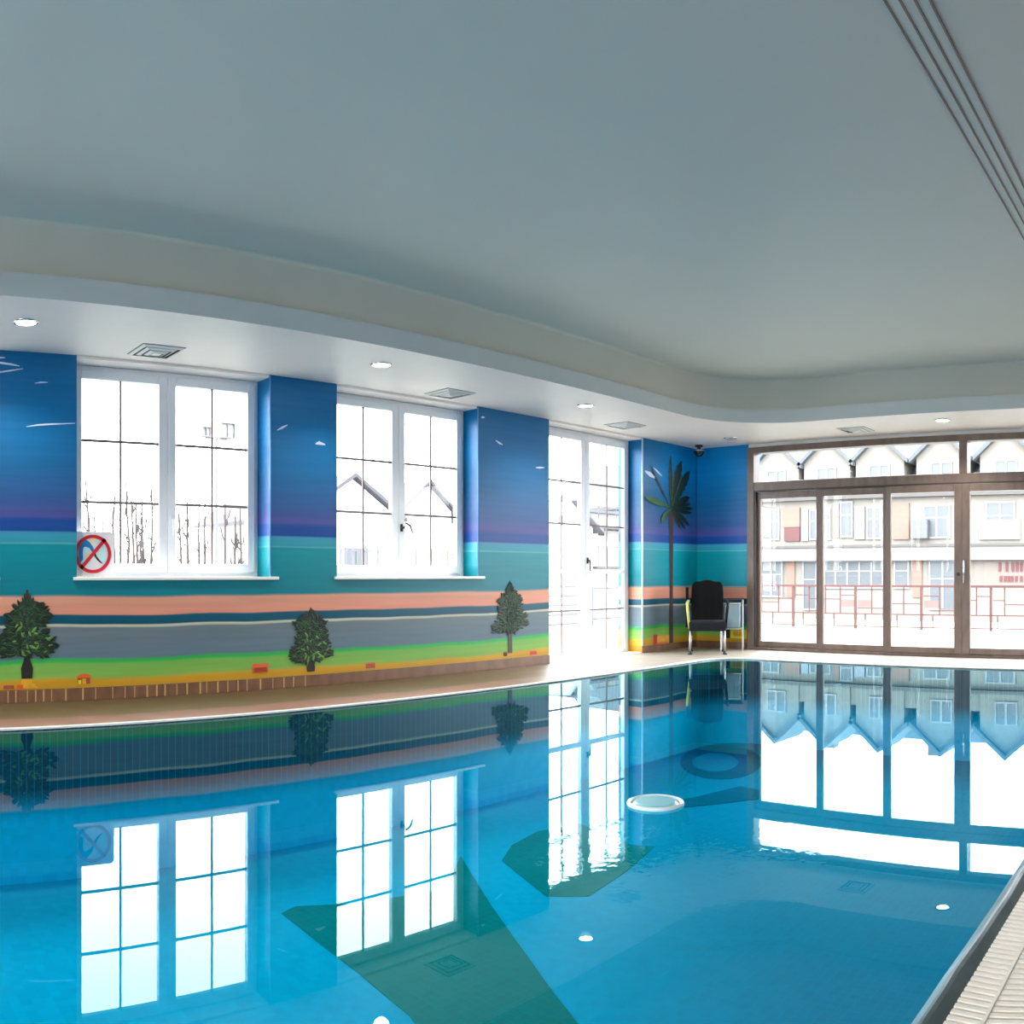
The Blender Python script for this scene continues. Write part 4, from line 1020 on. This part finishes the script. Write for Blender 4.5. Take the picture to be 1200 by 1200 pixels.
# ---------------------------------------------------------------- outside the mural wall windows
def house(x0, x1, y, zb, ze, zp, label, name='house', win=()):
    t = thing(name, label, 'house', ((x0 + x1) / 2, y, zb))
    hw_ = (x1 - x0) / 2; e, p_ = ze - zb, zp - zb
    bm = bmesh.new(); add_prism(bm, [(-hw_, 0), (hw_, 0), (hw_, e), (0, p_), (-hw_, e)], 8, 'y', 0); obj('wall', bm, 'extwhite', t)
    bm = bmesh.new(); th_ = .13
    for s in (-1, 1):
        ov = .55; sl = (p_ - e) / hw_
        add_prism(bm, [(0, p_ + .02), (s * (hw_ + ov), e - sl * ov + .02), (s * (hw_ + ov), e - sl * ov + th_), (0, p_ + th_ + .04)], 8.6, 'y', -.3)
    obj('roof', bm, 'roofedge', t)
    for (wx, wz, ww, wh) in win:
        bm = bmesh.new()
        add_box(bm, (wx - ww / 2, -.06, wz), (wx - ww / 2 + .06, 0, wz + wh)); add_box(bm, (wx + ww / 2 - .06, -.06, wz), (wx + ww / 2, 0, wz + wh)); add_box(bm, (wx - ww / 2 + .06, -.06, wz + wh - .06), (wx + ww / 2 - .06, 0, wz + wh)); add_box(bm, (wx - ww / 2 + .06, -.06, wz), (wx + ww / 2 - .06, 0, wz + .06)); add_box(bm, (wx - .03, -.06, wz + .06), (wx + .03, 0, wz + wh - .06))
        o = obj('window', bm, 'post', t); bm = bmesh.new(); add_box(bm, (wx - ww / 2 + .06, -.03, wz + .06), (wx + ww / 2 - .06, .0, wz + wh - .06)); obj('pane', bm, 'extpane', o)
    return t
def at(px, py, Y): return on_wall(px, py, Y)
Yh = 26
a = at(412, 560, Yh); bl = at(362, 600, Yh); br = at(458, 600, Yh)
house(2 * a.x - br.x, br.x, Yh, -2, br.z, a.z, 'white gabled house seen through the left sash of the middle window', win=[(-1.6, 2.9, .8, 1.0), (.2, 2.9, 1.0, 1.0), (2.6, 2.4, .9, .9)])
a = at(500, 567, Yh + 2); br = at(529, 600, Yh + 2)
house(2 * a.x - br.x, br.x, Yh + 2, -2, br.z, a.z, 'white gabled house seen through the right sash of the middle window', win=[(-1.4, 2.5, 1.1, .8), (.2, 2.5, .9, .8)])
# block seen through the tall window
t = thing('townhouse', 'pale flat roofed townhouse with balconies seen through the tall window', 'house', (0, 24, -2))
a, b1, c1_, d1_ = at(646, 585, 24), at(680, 601, 24), at(691, 598, 24), at(735, 596, 24)
bm = bmesh.new(); add_prism(bm, [(a.x - .5, 0), (b1.x + .8, 0), (b1.x + .8, b1.z + 2 - .6), (a.x + 1.2, a.z + 2), (a.x - .5, a.z + 1.8)], 6, 'y', 0); add_box(bm, (c1_.x + .4, 1, 0), (d1_.x + 4, 7, c1_.z + 2)); obj('wall', bm, 'extwhite', t)
bm = bmesh.new(); add_prism(bm, [(a.x + 1.2, a.z + 2), (b1.x + 1.2, b1.z + 2 - .8), (b1.x + 1.2, b1.z + 2 - .66), (a.x + 1.2, a.z + 2.12)], 6.4, 'y', -.3); add_box(bm, (c1_.x, .7, c1_.z + 2), (d1_.x + 4.3, 7.3, c1_.z + 2.12)); obj('roof_edge', bm, 'post', t)
for k, (x, y_, w_, h_) in enumerate(((654, 604, 8, 10), (701, 617, 10, 14), (722, 615, 6, 12), (700, 648, 9, 12))):
    p0, p1_ = at(x, y_, 24), at(x + w_, y_ + h_, 24)
    yy = -.05 if x < 685 else .95
    bm = bmesh.new(); add_box(bm, (p0.x, yy, p1_.z + 2), (p1_.x, yy + .06, p0.z + 2)); obj('window', bm, 'extpane', t)
for z in (1.2, 2.9):
    bm = bmesh.new()
    add_box(bm, (c1_.x + .4, -.1, z + 2), (d1_.x + 3, .95, z + 2.1)); obj('balcony', bm, 'ledge', t)
    bm = bmesh.new(); 
    for k in range(12): add_box(bm, (c1_.x + .5 + k * .6, -.08, z + 2.1), (c1_.x + .53 + k * .6, -.05, z + 2.9))
    add_box(bm, (c1_.x + .4, -.09, z + 2.9), (d1_.x + 3, -.04, z + 2.95)); obj('balcony_rail', bm, 'post', t)
# white terrace fence panels along the edge outside the tall window
def fence(px0, px1, Y, ztop, zbot, gap, label, mat='post', rails=2, thick=.05):
    p0, p1_ = at(px0, 700, Y), at(px1, 700, Y)
    t = thing('garden_fence', label, 'fence', (p0.x, Y, zbot)); L_ = p1_.x - p0.x; H_ = ztop - zbot
    bm = bmesh.new(); x = 0
    while x < L_: add_box(bm, (x, -thick / 2, 0), (x + thick, thick / 2, H_)); x += gap
    obj('pickets', bm, mat, t)['kind'] = 'stuff'
    for k in range(rails):
        bm = bmesh.new(); z = H_ * (.15 + .75 * k / max(1, rails - 1)); add_box(bm, (0, -thick, z), (L_, -thick / 2 - .001, z + .04)); obj('rail', bm, mat, t)
fence(398, 462, 20, 1.78, -.17, .42, 'thin picket fence behind the left sash of the middle window')
fence(474, 540, 20, 1.70, -.17, .20, 'close set picket fence behind the right sash of the middle window', mat='peach')
fence(640, 690, 11.5, .80, -.17, 1.4, 'low horizontal rail fence behind the left half of the tall window', mat='post', rails=5, thick=.025)
fence(694, 736, 12.5, .72, -.17, 1.6, 'low rail fence behind the right half of the tall window', mat='post', rails=2, thick=.03)
fence(98, 300, 29, 1.0, -2, .33, 'row of thin stakes at the foot of the bare saplings', mat='bark', rails=1, thick=.05)

# bare saplings
def sapling(x, y, h, label, seed):
    rnd = random.Random(seed)
    t = thing('bare_sapling', label, 'tree', (x, y, -2), group='bare saplings beyond the sign window')
    bm = bmesh.new(); pts = [(0, 0, 0)]
    for k in range(1, 7): pts.append((pts[-1][0] + rnd.uniform(-.06, .06), rnd.uniform(-.05, .05), h * k / 6))
    add_tube(bm, pts, [.075 * (1 - .12 * k) for k in range(7)], 6); obj('trunk', bm, 'bark', t)
    bm = bmesh.new()
    for k in range(12):
        z = h * rnd.uniform(.3, .92); i = min(5, int(z / h * 6)); p0 = Vector(pts[i]).lerp(Vector(pts[i + 1]), z / h * 6 - i)
        L_ = rnd.uniform(.35, .9) * (1 - z / h * .4); a = rnd.uniform(0, 2 * PI)
        p1_ = p0 + Vector((math.cos(a) * L_ * .35, math.sin(a) * L_ * .3, L_ * .75)); add_tube(bm, [p0, (p0 + p1_) / 2 + Vector((math.cos(a) * .05, 0, -.03)), p1_], [.032, .026, .014], 5)
    obj('branches', bm, 'bark', t)
    return t
spx = [(103, 562), (112, 600), (124, 610), (131, 575), (147, 560), (155, 585), (160, 590), (166, 575), (172, 600), (178, 570), (208, 600), (218, 578), (232, 590), (240, 585), (262, 590), (272, 605), (280, 595)]
for k, (px, py) in enumerate(spx):
    Y = 22 + (k * 7 % 5)
    p = at(px, py, Y)
    sapling(p.x, Y, p.z + 2, 'bare sapling, %s sash of the sign window, %s' % ('left' if px < 190 else 'right', ('nearest the left frame', 'second from the left frame', 'beside the upright glazing bar, left', 'just left of the upright bar', 'just right of the upright bar', 'right of the glazing bar', 'in the thicket middle', 'tallest of the thicket', 'short in the thicket', 'nearest the middle mullion', 'nearest the mullion', 'second from the mullion', 'left of the floodlight pole', 'touching the floodlight pole', 'right of the floodlight pole', 'short near the right frame', 'nearest the right frame')[k]), 100 + k)
# floodlight pole
p = at(253.5, 660, 20); q1 = at(241.5, 507, 20); q2 = at(266.5, 510, 20); zt = at(253, 514, 20).z
t = thing('floodlight_pole', 'slim pole with two box floodlights seen through the sign window', 'floodlight', (p.x, 20, -2))
bm = bmesh.new(); add_tube(bm, [(0, 0, 0), (0, 0, zt + 2)], [.05, .03], 8); obj('pole', bm, 'post', t)
bm = bmesh.new(); add_box(bm, (q1.x - p.x, -.02, zt + 1.98), (q2.x - p.x, .02, zt + 2.02)); obj('crossbar', bm, 'post', t)
for q, s in ((q1, .13), (q2, .20)):
    bm = bmesh.new(); cx_ = q.x - p.x; cz_ = zt + 2.02; s_ = s
    add_box(bm, (cx_ - s_, -.06, cz_), (cx_ - s_ + .03, .10, cz_ + 2 * s_)); add_box(bm, (cx_ + s_ - .03, -.06, cz_), (cx_ + s_, .10, cz_ + 2 * s_)); add_box(bm, (cx_ - s_ + .03, -.06, cz_), (cx_ + s_ - .03, .10, cz_ + .03)); add_box(bm, (cx_ - s_ + .03, -.06, cz_ + 2 * s_ - .03), (cx_ + s_ - .03, .10, cz_ + 2 * s_))
    add_box(bm, (cx_ - .015, -.05, cz_ + .03), (cx_ + .015, .0, cz_ + 2 * s_ - .03))
    fl_ = obj('lamp_housing', bm, 'post', t)
    bm = bmesh.new(); add_box(bm, (cx_ - s_ + .03, 0, cz_ + .03), (cx_ + s_ - .03, .02, cz_ + 2 * s_ - .03)); obj('lamp_glass', bm, 'extframe', fl_)

# ---------------------------------------------------------------- light
world = bpy.data.worlds.new('overcast_sky'); S.world = world; world.use_nodes = True
nt = world.node_tree; bg = nt.nodes['Background']
tc = N(nt, 'ShaderNodeTexCoord'); sp = N(nt, 'ShaderNodeSeparateXYZ'); nt.links.new(tc.outputs['Generated'], sp.inputs[0])
rp = N(nt, 'ShaderNodeValToRGB'); rp.color_ramp.elements[0].color = (.95, .97, 1, 1); rp.color_ramp.elements[1].color = (.90, .95, 1, 1)
nt.links.new(sp.outputs[2], rp.inputs[0]); nt.links.new(rp.outputs[0], bg.inputs[0])
bg.inputs[1].default_value = 5.0
def area(name, loc, rot, sx, sy, power, col=(1, 1, 1)):
    l = bpy.data.lights.new(name, 'AREA'); l.shape = 'RECTANGLE'; l.size = sx; l.size_y = sy; l.energy = power; l.color = col
    o = bpy.data.objects.new(name, l); COL.objects.link(o); o.location = loc; o.rotation_euler = rot
    return o
def portal(loc, rot, sx, sy):
    o = area('daylight_portal', loc, rot, sx, sy, 1); o.data.cycles.is_portal = True
for a, b_ in ADDED_WINS + WINS[:2]: portal(((a + b_) / 2, WY + WT + .02, 1.77), (-PI / 2, 0, 0), b_ - a, 1.7)
portal(((WINS[2][0] + WINS[2][1]) / 2, WY + WT + .02, 1.3), (-PI / 2, 0, 0), 1.67, 2.6)
portal((FX + .35, 2.86, 1.3), (0, PI / 2, 0), 2.6, 5.7)
portal((XL - .35, 2.0, 1.3), (0, -PI / 2, 0), 2.5, 6.0)
# recessed spot beams of the lit downlights
for x, y in ((1.44, 5.73), (6.756, 5.69), (9.23, 2.87), (4.26, 5.69)):
    l = bpy.data.lights.new('downlight_beam', 'SPOT'); l.energy = 32; l.spot_size = 2.4; l.spot_blend = .6; l.shadow_soft_size = .06; l.color = (1, .94, .86)
    o = bpy.data.objects.new('downlight_beam', l); COL.objects.link(o); o.location = (x, y, SOF - .02)

# ---------------------------------------------------------------- camera
cd = bpy.data.cameras.new('camera'); cam = bpy.data.objects.new('camera', cd); COL.objects.link(cam); S.camera = cam
cd.type = 'PANO'; cd.panorama_type = 'CENTRAL_CYLINDRICAL'; cd.central_cylindrical_radius = 1
h = 600 / FP
cd.central_cylindrical_range_u_min = -h; cd.central_cylindrical_range_u_max = h
cd.central_cylindrical_range_v_min = -(1200 - HZ) / FP; cd.central_cylindrical_range_v_max = HZ / FP
cam.location = (0, 0, EYE); cam.rotation_euler = (PI / 2, 0, -az(600))
cd.clip_end = 500

vs = S.view_settings
vs.view_transform = 'Standard'; vs.look = 'None'; vs.gamma = 1; vs.use_curve_mapping = False; vs.exposure = 1.76
S.cycles.use_denoising = True
S.cycles.max_bounces = 10; S.cycles.diffuse_bounces = 6; S.cycles.transparent_max_bounces = 24; S.cycles.glossy_bounces = 6
S.cycles.sample_clamp_indirect = 8; S.cycles.caustics_reflective = False
